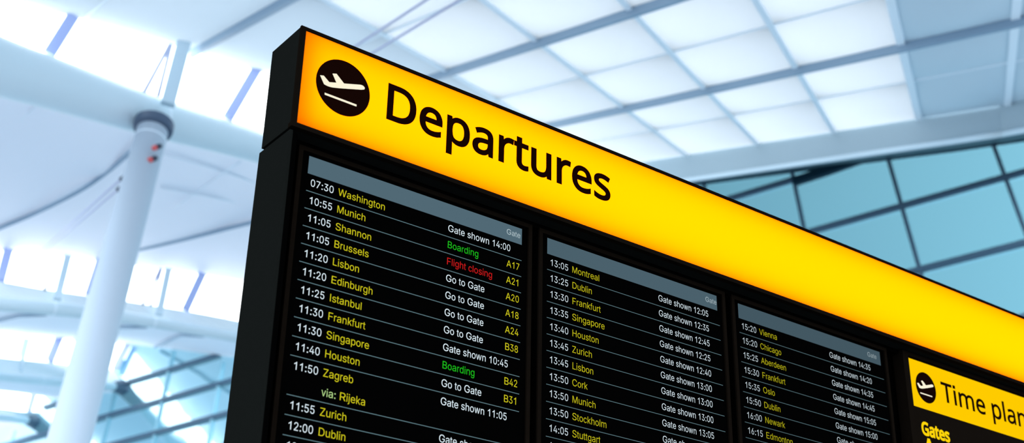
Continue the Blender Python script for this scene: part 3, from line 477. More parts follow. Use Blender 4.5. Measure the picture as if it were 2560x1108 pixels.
def build_board():
    root = empty('departures_board', W(0, FLOOR, 0))
    tag(root, 'tall black airport information board with glowing yellow Departures header', 'information board')
    # light box
    D = 0.573
    mb = MB()
    block(-.05, XR + .05, -.025, -.004, .014, D, mb); block(-.05, XR + .05, 1.02, 1.045, .014, D, mb)
    block(-.05, -.03, -.004, 1.02, .014, D, mb); block(XR + .03, XR + .05, -.004, 1.02, .014, D, mb)
    block(-.03, XR + .03, -.004, 1.02, D - .02, D, mb)
    h = mb.build('lightbox_housing', M['side'], root)
    mb = MB()
    block(-.029, XR + .029, -.003, .001, .02, D - .022, mb); block(-.029, XR + .029, 1.015, 1.019, .02, D - .022, mb)
    block(-.029, -.025, .001, 1.015, .02, D - .022, mb); block(XR + .025, XR + .029, .001, 1.015, .02, D - .022, mb)
    block(-.025, XR + .025, .001, 1.015, D - .026, D - .022, mb)
    mb.build('reflector_lining', M['lining'], h)
    mb = MB()
    block(-.053, XR + .053, -.033, 0, -.008, .02, mb); block(-.053, XR + .053, 1.0, 1.047, -.008, .06, mb)
    block(-.053, 0, 0, 1.0, -.008, .02, mb); block(XR, XR + .053, 0, 1.0, -.008, .02, mb)
    mb.build('front_rim', M['black'], root)
    pn = block(-.01, XR + .01, -.002, 1.01, .008, .013).v
    p = mesh('light_panel', [pn[0], pn[1], pn[5], pn[4]], [(0, 1, 2, 3)], M['acrylic'], root)
    p['label'] = 'glowing yellow acrylic sign panel'
    n = 4
    for i in range(n):
        la = bpy.data.lights.new('sign_lamp', 'AREA'); la.shape = 'RECTANGLE'
        x0 = .10 + (XR - .20) * i / n; x1 = .10 + (XR - .20) * (i + 1) / n
        la.size = (x1 - x0) * U; la.size_y = .90 * U
        la.energy = LAMP * (x1 - x0); la.color = (1, 1, 1)
        lo = bpy.data.objects.new('sign_lamp', la)
        c = Vector(W((x0 + x1) / 2, .49, .17)) - root.location
        lo.location = c; lo.rotation_euler = (math.radians(-90), 0, 0)
        lo.visible_camera = True
        link(lo, root)
    mb = MB(); write(mb, 'Departures', .9375, .605, .3825, .002, SIGN_BOLD, width=2.863)
    o = mb.build('departures_lettering', M['ink'], root); o['label'] = 'black word Departures on yellow'
    symbol(root, .4484, .4568, .2937, .003, M['ink'], M['cream'])
    # cabinet under the light box
    B0, D2 = 1.078, 0.60
    o = MB().hexa([W(-.05, FLOOR, .0145), W(-.02, FLOOR, .0145), W(-.02, FLOOR, .80), W(-.05, FLOOR, .80), W(-.05, B0, .0145), W(-.02, B0, .0145), W(-.02, B0, .607), W(-.05, B0, .607)]).build('side_panel', M['side'], root)
    o = block(XR + .02, XR + .05, B0, FLOOR, .0145, D2).build('side_panel', M['side'], root)
    o = block(-.02, XR + .02, B0, FLOOR, D2 - .02, D2).build('back_panel', M['side'], root)
    block(-.02, XR + .02, 1.045, B0 + .02, .2, D2 - .04).build('spacer', M['matt'], root)
    mb = MB()
    block(-.02, XR + .02, B0 + .02, FLOOR, .34, .37, mb)
    block(-.02, XR + .02, 5.75, FLOOR, .05, .34, mb)
    block(-.02, .03, B0 + .02, 5.75, .0145, .34, mb)
    mb.build('front_panel', M['matt'], root)
    return root

SX = [(0.2718, 2.7692), (3.1048, 5.5884), (5.9385, 8.4886)]
YHT, YHB, PIT, ZS = 1.1595, 1.3394, .17724, .2177
RED, GREEN = srgb(205, 25, 25), srgb(30, 190, 30)
FLIGHTS = [
    [('07:30', 'Washington', 'Gate shown 14:00', ''), ('10:55', 'Munich', 'Boarding', 'A17'), ('11:05', 'Shannon', 'Flight closing', 'A21'),
     ('11:05', 'Brussels', 'Go to Gate', 'A20'), ('11:20', 'Lisbon', 'Go to Gate', 'A18'), ('11:20', 'Edinburgh', 'Go to Gate', 'A24'),
     ('11:25', 'Istanbul', 'Go to Gate', 'B38'), ('11:30', 'Frankfurt', 'Gate shown 10:45', ''), ('11:30', 'Singapore', 'Boarding', 'B42'),
     ('11:40', 'Houston', 'Go to Gate', 'B31'), ('11:50', 'Zagreb', 'Gate shown 11:05', '', 'Rijeka'), ('11:55', 'Zurich', 'Gate shown', ''),
     ('12:00', 'Dublin', '', ''), ('12', '', '', '')],
    [('13:05', 'Montreal', 'Gate shown 12:05', ''), ('13:25', 'Dublin', 'Gate shown 12:35', ''), ('13:30', 'Frankfurt', 'Gate shown 12:45', ''),
     ('13:35', 'Singapore', 'Gate shown 12:25', ''), ('13:40', 'Houston', 'Gate shown 12:40', ''), ('13:45', 'Zurich', 'Gate shown 13:00', ''),
     ('13:45', 'Lisbon', 'Gate shown 13:00', ''), ('13:50', 'Cork', 'Gate shown 13:00', ''), ('13:50', 'Munich', 'Gate shown 13:05', ''),
     ('13:50', 'Stockholm', 'Gate shown', ''), ('14:05', 'Stuttgart', '', ''), ('14', '', '', '')],
    [('15:20', 'Vienna', 'Gate shown 14:35', ''), ('15:20', 'Chicago', 'Gate shown 14:20', ''), ('15:25', 'Aberdeen', 'Gate shown 14:35', ''),
     ('15:30', 'Frankfurt', 'Gate shown 14:45', ''), ('15:35', 'Oslo', 'Gate shown 15:05', ''), ('15:50', 'Dublin', 'Gate shown 15:00', ''),
     ('16:00', 'Newark', 'Gate shown', ''), ('16:15', 'Edmonton', '', '')]]
SCREEN_LABELS = ['black flight display listing 07:30 Washington first, beside the board\'s open left end',
                 'black flight display listing 13:05 Montreal first, between two other displays',
                 'black flight display listing 15:20 Vienna first, beside the Time plan sign']

def build_display(i):
    xl, xr = SX[i]
    dim = (1.0, .84, .68)[i]  # dimmed per display, standing in for viewing-angle falloff
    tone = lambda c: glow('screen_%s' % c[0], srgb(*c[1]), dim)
    mats = [tone(('white', (224, 240, 248))), tone(('yellow', (206, 198, 30))), tone(('green', (30, 192, 30))), tone(('red', (208, 28, 28))),
            tone(('line', (96, 126, 134))), tone(('mint', (178, 216, 140)))]
    head, headtxt = tone(('header', (81, 105, 117))), tone(('header_text', (176, 194, 200)))
    yb = 5.65
    root = empty('flight_display', W((xl + xr) / 2, yb, ZS + .1))
    tag(root, SCREEN_LABELS[i], 'display screen', 'flight displays on the departures board')
    mb = MB()
    block(xl - .12, xr + .12, YHT - .075, yb, ZS + .004, ZS + .1, mb)
    mb.build('housing', M['matt'], root)
    mb = MB()
    block(xl - .12, xr + .12, YHT - .075, YHT - .03, ZS - .02, ZS + .004, mb); block(xl - .12, xr + .12, yb - .05, yb, ZS - .02, ZS + .004, mb)
    block(xl - .12, xl - .075, YHT - .03, yb - .05, ZS - .02, ZS + .004, mb); block(xr + .075, xr + .12, YHT - .03, yb - .05, ZS - .02, ZS + .004, mb)
    mb.build('bezel', M['black'], root)
    block(xl - .075, xr + .075, YHT - .03, yb - .05, ZS + .001, ZS + .004).build('screen_panel', M['matt'], root)
    hb = block(xl, xr, YHT, YHB, ZS - .0005, ZS + .001).build('header_bar', head, root)
    mb = MB(); write(mb, 'Gate', xl + 2.302, 1.2725, .060, ZS - .0015, width=.174); mb.build('header_lettering', headtxt, hb)
    lv = 0
    for f in FLIGHTS[i]:
        mb = MB(); base = YHB + (lv + .685) * PIT; z = ZS - .001
        write(mb, f[0], xl + .034, base, .0727, z, mi=0)
        if f[1]: write(mb, f[1], xl + .330, base, .0727, z, mi=1, sx=.975)
        if f[2]:
            k = 2 if f[2] == 'Boarding' else 3 if f[2] == 'Flight closing' else 0
            write(mb, f[2], xl + (1.578, 1.562, 1.56)[i], base - .004, .0727, z, mi=k, sx=.945)
        if f[3]: write(mb, f[3], xl + 2.306, base - .006, .0727, z, mi=1, sx=.95)
        lv += 1
        if len(f) > 4:
            base += PIT; lv += 1
            x = write(mb, 'via: ', xl + .330, base, .0727, z, mi=5, sx=.96); write(mb, f[4], x, base, .0727, z, mi=1, sx=.975)
        y = YHB + lv * PIT
        block(xl, xr + (.0, .03, .03)[i], y - .0032, y + .0032, z, z + .001, mb, 4)
        mb.build('flight_row', mats, root)
    return root

def build_time_plan():
    TZ = .20
    x0, x1, yt, yb = 8.99, 13.3, 1.109, 1.749
    root = empty('time_plan_sign', W((x0 + x1) / 2, 5.6, TZ))
    tag(root, 'yellow and black Time plan sign panel beside the third flight display', 'sign')
    mb = MB()
    block(x0 - .13, x1 + .13, yt - .05, yt, TZ - .06, TZ + .1, mb); block(x0 - .13, x1 + .13, 5.5, 5.6, TZ - .06, TZ + .1, mb)
    block(x0 - .13, x0 - .02, yt, 5.5, TZ - .06, TZ + .1, mb); block(x1 + .02, x1 + .13, yt, 5.5, TZ - .06, TZ + .1, mb)
    mb.build('frame', M['black'], root)
    block(x0 - .02, x1 + .02, yb, 5.5, TZ, TZ + .08).build('list_panel', M['black'], root)
    hp = block(x0, x1, yt, yb, TZ, TZ + .08).build('header_panel', M['amber'], root); hp['label'] = 'glowing yellow header panel'
    mb = MB(); x = write(mb, 'Time ', 9.6802, 1.555, .259, TZ - .002, SIGN_BOOK, sx=1.1411)
    o = mb.build('time_lettering', M['ink'], root); o['label'] = 'black word Time on yellow'
    mb = MB(); write(mb, 'plan', x, 1.555, .259, TZ - .002, SIGN_BOOK, sx=1.1411)
    o = mb.build('plan_lettering', M['ink'], root); o['label'] = 'black word plan on yellow'
    mb = MB(); write(mb, 'Gates', 9.1556, 2.098, .162, TZ - .002, SIGN_HEAVY, width=.579)
    o = mb.build('gates_lettering', M['amberink'], root); o['label'] = 'yellow bold word Gates'
    mb = MB(); write(mb, 'A', 9.165, 2.402, .25, TZ - .002, SIGN_HEAVY)
    o = mb.build('gate_letter', M['amberink'], root); o['label'] = 'yellow letter A under the word Gates'
    symbol(root, 9.352, 1.449, .206, TZ - .001, M['ink'], M['cream'])
    return root

# ---------------------------------------------------------------- the terminal roof behind the board
DA = np.array([0.0866, 0.9453, 0.3144]); DB = np.array([0.8025, 0.5117, 0.3068])   # rail / joint directions of the near ceiling
NC = np.cross(DA, DB); NC /= np.linalg.norm(NC); NC = NC if NC[2] > 0 else -NC
OC = np.array([19.5913, 24.3749, 19.4338])
DT = ray(-4975, 2540); DM = ray(1260, -2973)                                       # transom / mullion directions of the glass wall
NW = np.cross(DT, DM); NW /= np.linalg.norm(NW)
PW = at(2560, 431, 40.0)
UPV = np.array([0, 0, 1.0])

def ceil(u, v, h=0.0):
    return OC + DA * u + DB * v + NC * h

def ceil_uv(x, y):
    p = on(x, y, NC, OC) - OC
    g = np.linalg.pinv(np.stack([DA, DB], 1)) @ p
    return g

def grid(pts_a, pts_b, n, wave=None):
    """rows of points between two world curves"""
    rows = []
    for i in range(n + 1):
        s = i / n
        rows.append([a * (1 - s) + b * s + (wave(s) if wave else 0) for a, b in zip(pts_a, pts_b)])
    return rows

def build_near_ceiling():
    us = [.45, -3.47, -6.7, -9.7, -12.57, -15.15, -18.2, -21.5]
    vs_ = [-24.0, -20.5, -17.1, -13.65, -10.3, -6.97, -3.7, -.22, 3.05, 7.3]
    lit, plain, near = MB(), MB(), MB()
    def far(v): return 3.25 - .31 * v           # the ceiling stops at the first rooflight
    def panel(mb, u0a, u0b, u1, v0, v1, sag):
        n = 6; rows = []
        g = .035
        for i in range(n + 1):
            row = []
            for j in range(n + 1):
                b = j / n; a = i / n
                v = v0 + g + (v1 - v0 - 2 * g) * b
                ua = u0a + (u0b - u0a) * b - g
                u = ua + (u1 + g - ua) * a
                row.append(ceil(u, v, -sag * 16 * a * (1 - a) * b * (1 - b) ))
            rows.append(row)
        mb.slab(rows, NC * .012)
    for j in range(len(vs_) - 1):
        v0, v1 = vs_[j], vs_[j + 1]
        k0 = far(v0); k1 = far(v1)
        edges = [(k0, k1)] + [(u, u) for u in us]
        for (a0, a1), (b0, _) in zip(edges, edges[1:]):
            dark = b0 < -12.7  # from here the drop in backlight is painted as an opaque panel
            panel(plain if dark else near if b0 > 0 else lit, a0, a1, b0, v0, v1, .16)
    c = struct(lit.build('ceiling', M['fabric'])); smooth_by_angle(c, 30)
    p = near.build('edge_panels', M['edge'], c); smooth_by_angle(p, 30)
    p = plain.build('dimmed_panels', M['plain'], c); smooth_by_angle(p, 30)
    mb = MB()
    for v in (-20.5, -13.65, -6.97, -.22):
        mb.bar([ceil(u, v, -.16) for u in np.linspace(far(v) + .05, -21.5, 12)], NC, .11, .2)
    mb.build('rail', M['rib'], c)
    mb = MB()
    for v in (-17.1, -10.3, -3.7, 3.05):
        mb.bar([ceil(u, v, -.02) for u in np.linspace(far(v) - .2, -21.5, 12)], NC, .05, .05)
    mb.build('thin_joint', M['seam'], c)
    mb = MB()
    for i, u in enumerate(us):
        w0 = -24
        mb.bar([ceil(u, v, -.045) for v in np.linspace(-24, 7.3, 14)], NC, .12 if u > -12 else .15, .08)
    mb.build('cross_joint', M['seam'], c)
    mb = MB()
    for v in vs_[1:-1]:
        mb.bar([ceil(u, v, .02) for u in np.linspace(far(v) - .3, -21.5, 6)], NC, .06, BAFFLE)
    for u in us:
        mb.bar([ceil(u, v, .02) for v in np.linspace(-24, 7.2, 6)], NC, .06, BAFFLE)
    mb.build('added_shade_baffle', M['lining'], c)  # unseen baffles added above the fabric to darken each panel's edges
    # fascia along the wall side of the ceiling, its return and the wall head
    top = [ceil(u, 7.3, .06) for u in np.linspace(1.0, -15.0, 14)]
    top += [on(2500, 264, NC, OC), on(2545, 254, NC, OC), on(2620, 236, NC, OC), on(2760, 200, NC, OC)]
    def fline(x): return 451 - (x - 1716) * .1461 if x < 2500 else 451 - 784 * .1461 - (x - 2500) * .19
    bot = []
    for q in top:
        d = RW.T @ (q - CAM); x, y = CX + FPX * d[0] / d[2], CY + FPX * d[1] / d[2]
        bot.append(at(x + 6, fline(x + 6), np.linalg.norm(q - CAM) - .12))
    mb = MB(); mb.slab([top, bot], ray(2100, 350) * .12)
    f = struct(mb.build('trim_1', M['fascia'])); f['label'] = 'blue grey fascia along the ceiling edge above the glass wall'
    mb = MB()
    for x in (2095, 2500, 1765):
        q = on(x, 451 - (x - 1716) * .146 - 52, NC, OC)
        mb.bar([at(x - 12, fline(x) - 66, np.linalg.norm(q - CAM) - .25), at(x, fline(x) - 2, np.linalg.norm(q - CAM) - .25)], ray(x, 300), .05, .03)
    mb.build('fascia_joint', M['plain'], f)
    mb = MB(); mb.tube([q + ray(2100, 350) * -.08 for q in bot], .07, 10)
    mb.build('fascia_lip', M['post'], f, True)
    def head(x): return fline(x) + 11 + max(0, x - 1716) * .0135
    hd = []
    for q in bot:
        d = RW.T @ (q - CAM); x = CX + FPX * d[0] / d[2]
        hd.append(on(x, head(x), NW, PW))
    mb = MB(); mb.slab([[b + ray(2100, 350) * .15 for b in bot], hd], UPV * .1)
    mb.build('return_panel', M['header'], f)  # near-black colour paints the return as unlit
    return head

def build_wall(head):
    ab = lambda p: np.linalg.pinv(np.stack([DT, DM], 1)) @ (p - PW)
    pix = lambda x, y: on(x, y, NW, PW)
    top = [(x, head(x) - 8) for x in (3100, 2900, 2760, 2640, 2560, 2400, 2200, 1950, 1716)] + [(1300, 640), (800, 868), (584, 893), (450, 876), (330, 862), (300, 905), (285, 935), (322, 972),
           (250, 985), (170, 1000), (112, 993), (96, 1030), (82, 1055), (-120, 1085)]
    P = [pix(*q) for q in top]
    bl, br = P[-1], P[0]
    foot = lambda p: p - DM * (p[2] / DM[2])
    P = P + [foot(bl), foot(br)]
    A = [ab(p) for p in P]
    tri = tessellate_polygon([[Vector((a[0], a[1], 0)) for a in A]])
    w = struct(mesh('wall_right', [tuple(p) for p in P], [tuple(t) for t in tri], M['facade']))
    w['label'] = 'teal tinted glass facade behind the board'
    def inside(p):
        a = ab(p); c = False; n = len(A)
        for i in range(n):
            (x1, y1), (x2, y2) = A[i][:2], A[i - 1][:2]
            if (y1 > a[1]) != (y2 > a[1]) and a[0] < (x2 - x1) * (a[1] - y1) / (y2 - y1) + x1: c = not c
        return c
    def runs(p0, p1, step=.35):
        n = max(2, int(np.linalg.norm(p1 - p0) / step)); out = []; cur = []
        for t in np.linspace(0, 1, n):
            p = p0 + (p1 - p0) * t
            if inside(p): cur.append(p)
            else:
                if len(cur) > 1: out.append((cur[0], cur[-1]))
                cur = []
        if len(cur) > 1: out.append((cur[0], cur[-1]))
        return out
    face = -NW if NW @ (PW - CAM) > 0 else NW
    b1 = np.mean([ab(pix(*q))[1] for q in ((1830, 498.6), (2132, 408))])
    b2 = np.mean([ab(pix(*q))[1] for q in ((2038, 580), (2254, 521), (2560, 431))])
    b3 = np.mean([ab(pix(*q))[1] for q in ((2277, 684), (2560, 611))])
    dl = [ab(pix(*q))[1] for q in ((333, 955), (513, 899), (236, 1045), (569, 963), (266, 1104), (559, 1053))]
    a1 = ab(pix(1992, 480))[0]; a2 = ab(pix(2262, 540))[0]; a3 = ab(pix(2530, 420))[0]
    print('wall b', b1, b2, b3, 'left', dl, 'a', a1, a2, a3)
    step = (b1 - b3) / 2
    tr, mu = MB(), MB()
    bs = [b1 + step * 2, b1 + step, b1, b2, b3] + [b3 - step * k for k in range(1, 14)]
    amax = max(a[0] for a in A); amin = min(a[0] for a in A)
    amid = ab(pix(1050, 760))[0]
    for b in bs:
        for s, e in runs(PW + DT * amin + DM * b, PW + DT * amid + DM * b):
            tr.bar([s, e], face, .17, .12)
    dlm = [(dl[0] + dl[1]) / 2, (dl[2] + dl[3]) / 2, (dl[4] + dl[5]) / 2]
    for b in dlm + [dlm[2] - k * (dlm[0] - dlm[2]) / 2 for k in range(1, 10)]:
        for s, e in runs(PW + DT * amid + DM * b, PW + DT * amax + DM * b):
            tr.bar([s, e], face, .17, .12)
    am = abs(a2 - a1)
    bmin = min(a[1] for a in A); bmax = max(a[1] for a in A)
    jo = MB()
    for k in range(-3, 22):
        a = a2 + k * am
        for s, e in runs(PW + DT * a + DM * bmin, PW + DT * a + DM * bmax):
            if a < amid: mu.bar([s, e], face, .115, .10)
            else: jo.bar([s, e], face, .09, .08)  # left-hand mullions, painted paler as if washed out by light
    tr.build('transom', M['frame'], w); mu.build('mullion', M['frame'], w); jo.build('washed_out_mullion', M['joint'], w)
    mb = MB()
    hp = [pix(x, head(x) - 4) for x in (1650, 1800, 2000, 2200, 2400, 2560, 2640)]
    mb.bar(hp, face, .34, .16)
    mb.bar([pix(1985, 458), pix(2060, 434), pix(2150, 402)], face, .32, .14)
    mb.build('head_rail', M['header'], w)
    return w

def soffit(name, a, b, n, dip, label):
    rows = grid(a, b, n, lambda s: -UPV * dip * math.sin(math.pi * s))
    o = struct(MB().slab(rows, UPV * .12).build(name, M['soffit'])); o['label'] = label
    smooth_by_angle(o, 50)
    return o

def window(name, top, bot, mullions, label, w=.24):
    """slanting rooflight: one pane glowing in place of daylight from the soffit edge down to the sill, with mullions"""
    o = struct(mesh(name, [tuple(p) for p in top] + [tuple(p) for p in bot],
                    [(i, i + 1, i + 1 + len(top), i + len(top)) for i in range(len(top) - 1)], M['clear']))
    o['label'] = label
    def seen(curve, x):
        c = np.array(curve); d = (c - CAM) @ RW; px = CX + FPX * d[:, 0] / d[:, 2]
        return np.array([np.interp(x, px, c[:, k]) for k in range(3)])
    for xt, xb in mullions:
        p, q = seen(top, xt), seen(bot, xb); toward = -(p + q - 2 * CAM) / np.linalg.norm(p + q - 2 * CAM)
        MB().bar([p + toward * .08, q + toward * .08], toward, w, .16).build('mullion', M['mullion'], o)
    return o

def sill(parent, top, bot):
    """pale ledge under a rooflight"""
    o = MB().slab([[p for p in top], [p for p in bot]], ray(300, 400) * .15).build('sill', M['sill'], parent)
    return o

def beam(name, pts, rad, label, joints=()):
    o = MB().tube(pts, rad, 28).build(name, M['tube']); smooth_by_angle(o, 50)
    tag(o, label, 'roof beam', 'round white roof beams')
    for i in joints:
        t = pts[i + 1] - pts[i]; t /= np.linalg.norm(t)
        r = MB().tube([pts[i] - t * .03, pts[i] + t * .03], rad[i] * 1.012, 28).build('joint_ring', M['seam'], o); smooth_by_angle(r, 50)
    return o

def post(p, q, w, rods, label, clevis=True, group='pale posts in the rooflights'):
    p, q = np.array(p), np.array(q); toward = -(p + q - 2 * CAM) / np.linalg.norm(p + q - 2 * CAM)
    root = empty('rooflight_post', tuple(q)); tag(root, label, 'roof post', group)
    root_l = root
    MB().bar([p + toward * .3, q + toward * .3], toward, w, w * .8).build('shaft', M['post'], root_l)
    for a, b in rods:
        a, b = np.array(a) , np.array(b)
        r = MB().tube([a + toward * .25, b + toward * .25], .045, 8).build('brace_rod', M['rod'], root_l, True)
        d = (b - a) / np.linalg.norm(b - a)
        if clevis: MB().tube([b + toward * .25 - d * .1, b + toward * .25 + d * .03], .04, 10).build('clevis', M['ring'], r, True)
    return root

BAFFLE = 0.8
DIP1, DIP2 = -2.0, -0.25
def build_bays():
    # ---- first rooflight and its beam
    t1 = [on(x, y, NC, OC) for x, y in ((-240, -57), (-160, -40), (10, -2), (177, 40), (419, 109), (626, 172), (900, 255), (1300, 380))]
    t1 = list(spline(t1, 45))
    b1 = list(edge([(-240, 22, 26.6), (-160, 44, 27.0), (0, 93, 27.7), (126, 138, 28.4), (394, 240, 29.9), (657, 328, 31.6), (900, 410, 34), (1300, 545, 39)], 45))
    window('window_1', t1, b1, [(182, 122), (640, 568), (-110, -170)], 'bright rooflight strip under the near ceiling')
    b_pts = edge([(-240, 75, 26.2), (0, 168, 27.3), (126, 208, 27.9), (394, 296, 29.5), (657, 373, 31.6), (900, 455, 34), (1340, 600, 41)], 41)
    half = np.interp(np.linspace(0, 6, 41), range(7), [72, 66, 60, 46, 36, 34, 30]) * 1.04
    rad = [h * np.linalg.norm(p - CAM) / FPX for h, p in zip(half, b_pts)]
    beam('roof_beam', b_pts, rad, 'large white tubular roof beam on top of the column', joints=(20,))
    post(at(458, 114, 29.9), at(418, 266, 29.3), .30, [(at(425, 112, 29.9), at(360, 232, 29.4)), (at(428, 112, 29.9), at(396, 240, 29.4))],
         'wide pale post directly above the column head', False)
    # ---- first soffit
    e2t = [(-240, 610, 37), (-160, 616, 37.3), (0, 627, 38), (154, 641, 38.8), (436, 678, 40.4), (610, 704, 41.5), (900, 760, 44), (1340, 860, 49)]
    n = 41
    E2T = edge(e2t, n)
    S1 = edge([(-240, 120, 26.8), (0, 212, 27.9), (126, 246, 28.5), (394, 322, 30.1), (657, 390, 32.2), (900, 470, 34.5), (1340, 620, 41.3)], n)
    s1 = soffit('ceiling_middle', S1, E2T, 16, DIP1, 'pale soffit between the first and second rooflights')
    def on_s1(x, y, drop=.1):
        """point of the first soffit under a sight line (nearest sample, then refined)"""
        best = None
        for i in range(0, 57):
            s = i / 56
            row = S1 * (1 - s) + E2T * s - UPV * (DIP1 * math.sin(math.pi * s) + drop)
            d = (row - CAM) @ RW; px = np.stack([CX + FPX * d[:, 0] / d[:, 2], CY + FPX * d[:, 1] / d[:, 2]], 1)
            e = np.hypot(px[:, 0] - x, px[:, 1] - y); j = int(e.argmin())
            if best is None or e[j] < best[0]: best = (e[j], np.linalg.norm(row[j] - CAM))
        return at(x, y, best[1])
    mb = MB()
    mb.tube(spline([on_s1(x, y) for x, y in ((-90, 612), (0, 571), (85, 535), (200, 477), (268, 430), (318, 388), (360, 350))], 24), np.linspace(.045, .06, 24), 10)
    mb.tube(spline([on_s1(x, y) for x, y in ((340, 626), (480, 594), (620, 559), (800, 515))], 16), .055, 10)
    mb.build('rib', M['rib'], s1, True)
    mb = MB()
    for L in (((-20, 372), (48, 304), (98, 258)), ((601, 404), (520, 460), (440, 516)), ((700, 480), (560, 430), (410, 385)), ((400, 470), (520, 492), (650, 520))):
        mb.tube(spline([on_s1(x, y, .02) for x, y in L], 10), .022, 8)
    mb.build('panel_joint', M['seam'], s1, True)
    # ---- second rooflight
    E2B = edge([(-240, 672, 36.6), (-160, 683, 36.9), (0, 704, 37.6), (133, 727, 38.3), (359, 760, 39.7), (589, 801, 41.0), (900, 870, 43.5), (1340, 960, 48.5)], n)
    w2 = window('window_2', list(E2T), list(E2B), [(20, 0), (505, 463), (-140, -175), (250, 222)], 'rooflight strip crossing behind the column')
    T2 = edge([(-240, 735, 36.4), (0, 759, 37.4), (138, 772, 38.2), (307, 793, 39.3), (589, 843, 41.0), (900, 905, 43.5), (1340, 1000, 48.5)], n)
    r2 = [h * np.linalg.norm(p - CAM) / FPX for h, p in zip(np.interp(np.linspace(0, 6, n), range(7), [19, 18, 17, 15, 13, 11, 10]), T2)]
    sill(w2, E2B, T2 + UPV * .1)
    beam('roof_beam', T2, r2, 'white tubular roof beam below the rooflight crossing behind the column', joints=(13, 22))
    for (p, q, rods, lab) in (
        ((169, 645, 38.9), (142, 752, 38.2), (((151, 642, 38.9), (113, 722, 38.4)),), 'pale post left of the column in the second rooflight'),
        ((421, 676, 40.3), (397, 790, 39.8), (((400, 673, 40.3), (358, 759, 39.8)), ((404, 673, 40.3), (378, 761, 39.8))), 'pale post right of the column in the second rooflight'),
        ((640, 708, 41.7), (610, 822, 41.2), (((604, 704, 41.6), (562, 792, 41.1)),), 'pale post nearest the black board in the second rooflight')):
        post(at(*p), at(*q), .20, [(at(*a), at(*b)) for a, b in rods], lab)
    # ---- second soffit, meeting the glass wall
    pw = lambda x, y: on(x, y, NW, PW) - NW * .0
    E3T = spline([at(-240, 812, 46), at(-160, 818, 47), at(0, 836, 50), at(154, 848, 53.5), pw(322, 862), pw(450, 876), pw(590, 893)], n)
    S2 = edge([(-240, 742, 36.6), (0, 770, 37.7), (138, 782, 38.5), (307, 802, 39.6), (400, 816, 40.2), (500, 833, 40.8), (680, 868, 41.8)], n)
    s2 = soffit('ceiling_far', S2, E3T, 10, DIP2, 'pale soffit between the second and third rooflights')
    def between(a, b, s, i): return a[i] * (1 - s) + b[i] * s - UPV * (DIP2 * math.sin(math.pi * s) + .06)
    mb = MB()
    for i0, i1 in ((13, 10), (25, 21), (34, 30)):
        mb.tube([between(S2, E3T, s, int(round(i0 + (i1 - i0) * s))) for s in (.1, .4, .7, .95)], .05, 8)
    mb.build('panel_joint', M['rib'], s2, True)
    # ---- third rooflight
    k = 21
    E3Tb = spline([at(-240, 812, 46), at(-160, 818, 47), at(0, 836, 50), at(154, 848, 53.5), pw(322, 862)], k)
    E3B = spline([at(-240, 860, 45.6), at(-160, 870, 46.6), at(0, 894, 49.6), at(130, 907, 52.6), pw(289, 926)], k)
    w3 = window('window_3', list(E3Tb), list(E3B), [(147, 123), (318, 285), (-60, -80)],
                'rooflight strip ending at the glass wall', .3)
    T3 = spline([at(-240, 915, 45.4), at(0, 941, 49.4), at(154, 955, 53), at(240, 962, 55), pw(306, 969)], k)
    r3 = [h * np.linalg.norm(p - CAM) / FPX for h, p in zip(np.linspace(11.5, 10.5, k), T3)]
    sill(w3, E3B, T3 + UPV * .1)
    o = beam('roof_beam', T3, r3, 'white tubular roof beam ending in a dark collar at the glass wall', joints=(8,))
    t = T3[-1] - T3[-2]; t /= np.linalg.norm(t)
    c = MB().tube([T3[-1] - t * 1.1, T3[-1] - t * .45, T3[-1] - t * .05], [r3[-1] * 1.04, r3[-1] * 1.5, r3[-1] * 1.75], 24).build('end_collar', M['ring'], o); smooth_by_angle(c, 50)
    post(at(66, 850, 51.4), at(46, 930, 51), .24, [(at(50, 850, 51.2), at(27, 902, 50.8))], 'pale post in the third rooflight')
    # ---- third soffit and fourth rooflight
    S3 = spline([at(-240, 922, 45.6), at(0, 947, 49.6), at(150, 961, 53), pw(300, 974)], k)
    E4T = spline([at(-240, 955, 53), at(0, 978, 57), at(60, 985, 59), pw(112, 993)], k)
    soffit('ceiling_end', S3, E4T, 5, .15, 'pale soffit between the third and fourth rooflights')
    E4B = spline([at(-240, 1000, 52.7), at(0, 1022, 56.7), at(50, 1029, 58.8), pw(97, 1030)], k)
    w4 = window('window_4', list(E4T), list(E4B), [(82, 70), (-30, -42)], 'lowest rooflight strip beside the teal glass wall', .3)
    T4 = spline([at(-240, 1024, 52.6), at(0, 1043, 56.6), at(40, 1047, 58.8), pw(84, 1053)], k)
    r4 = [9.5 * np.linalg.norm(p - CAM) / FPX for p in T4]
    sill(w4, E4B, T4 + UPV * .08)
    o = beam('roof_beam', T4, r4, 'white tubular roof beam lowest of the four, ending in a dark collar')
    t = T4[-1] - T4[-2]; t /= np.linalg.norm(t)
    c = MB().tube([T4[-1] - t * 1.1, T4[-1] - t * .45, T4[-1] - t * .05], [r4[-1] * 1.04, r4[-1] * 1.5, r4[-1] * 1.75], 24).build('end_collar', M['ring'], o); smooth_by_angle(c, 50)

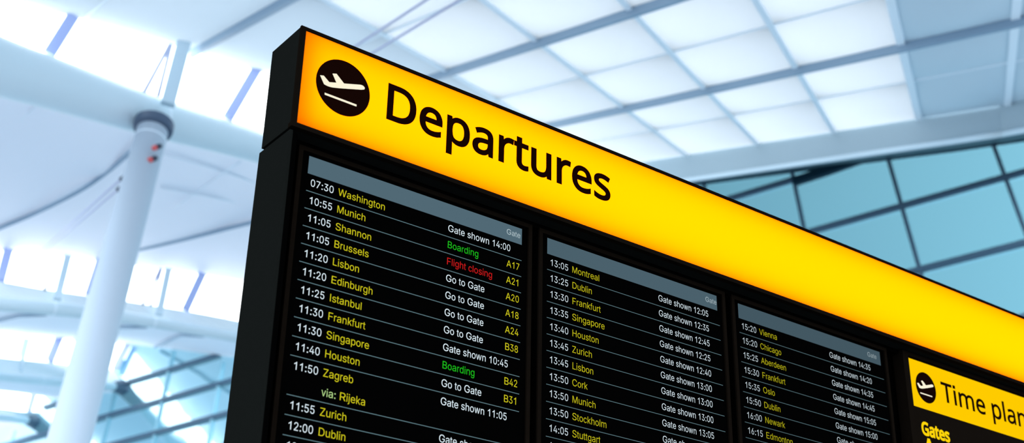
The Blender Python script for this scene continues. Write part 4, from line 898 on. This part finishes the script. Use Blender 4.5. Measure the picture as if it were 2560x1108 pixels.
def build_column():
    top, low = at(384, 317, 28.55), at(171, 1108, 24.6)
    ax = (low - top) / np.linalg.norm(low - top)
    foot = top + ax * (top[2] / -ax[2])
    root = empty('column', tuple(foot)); tag(root, 'tall white leaning column with a dark collar under the roof beam', 'column')
    L = np.linalg.norm(foot - top); L1 = np.linalg.norm(low - top)
    r0, r1 = 36 * 29.25 / FPX, 50 * 24.6 / FPX
    n = 24
    pts = [top + ax * L * i / n for i in range(n + 1)]
    rad = [r0 + (r1 - r0) * min(L * i / n, L1 * 1.1) / L1 for i in range(n + 1)]
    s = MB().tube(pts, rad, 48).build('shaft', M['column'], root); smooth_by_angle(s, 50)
    c = MB().tube([top - ax * .10, top + ax * .02, top + ax * .09, top + ax * .12], [r0 * 1.28, r0 * 1.3, r0 * 1.26, r0 * 1.02], 48).build('collar', M['ring'], root); smooth_by_angle(c, 50)
    c = MB().tube([top + ax * .34, top + ax * .37], [r0 * 1.02] * 2, 48).build('weld_ring', M['seam'], root); smooth_by_angle(c, 50)
    # small fittings on the shaft
    for x, y in ((392, 367), (381, 397)):
        d = 27.72
        a, b = at(x + 9, y - 2, d), at(x - 3, y + 2, d - .1)
        f = MB().tube([a, b], .055, 14).build('fitting', M['dark'], root, True)
        MB().tube([b, at(x - 9, y + 4, d - .14)], [.058, .05], 14).build('fitting_cap', M['red'], f, True)
    anchors = []
    for x, y in ((303, 447), (295, 473)):
        d = 27.95
        a, b = at(x + 14, y - 5, d), at(x - 4, y + 3, d)
        MB().tube([a, b], [.07, .04], 14).build('rod_anchor', M['dark'], root, True)
        anchors.append(at(x - 3, y + 3, d))
    return anchors

def build_rods(anchors):
    ends = [at(96, 632, 37.4), at(104, 636, 37.6)]
    for a, e, lab in zip(anchors, ends, ('upper of two thin steel rods running from the column to the second rooflight', 'lower of two thin steel rods running from the column to the second rooflight')):
        o = MB().tube([a, e], .022, 8).build('tie_rod', M['rod'], None, True); tag(o, lab, 'tie rod', 'thin tie rods under the roof')
    for p, q, lab in (((820, 160, 24), (1075, -6, 21), 'left one of the two thin rods above the Departures panel'), ((840, 188, 24), (1215, -40, 20.5), 'right one of the two thin rods above the Departures panel')):
        pa, qa = at(*p), at(*q)
        g = pa + (pa - qa) / np.linalg.norm(pa - qa) * 2
        o = MB().tube([g, qa + (qa - pa) * .25], .022, 8).build('tie_rod', M['rod'], None, True); tag(o, lab, 'tie rod', 'thin tie rods under the roof')

def build_floor():
    struct(MB().slab([[(-50, -40, 0), (90, -40, 0)], [(-50, 52, 0), (90, 52, 0)]], (0, 0, -.2)).build('floor', M['floor']))
    struct(MB().slab([[(-150, 52.02, 0), (200, 52.02, 0)], [(-150, 260, 0), (200, 260, 0)]], (0, 0, -.2)).build('ground', M['apron']))  # unseen outdoor ground added to bounce light up to the soffits

LAMP = 0.97
build_floor()
head_line = build_near_ceiling()
build_wall(head_line)
build_bays()
build_rods(build_column())
build_board()
for i_ in range(3): build_display(i_)
build_time_plan()
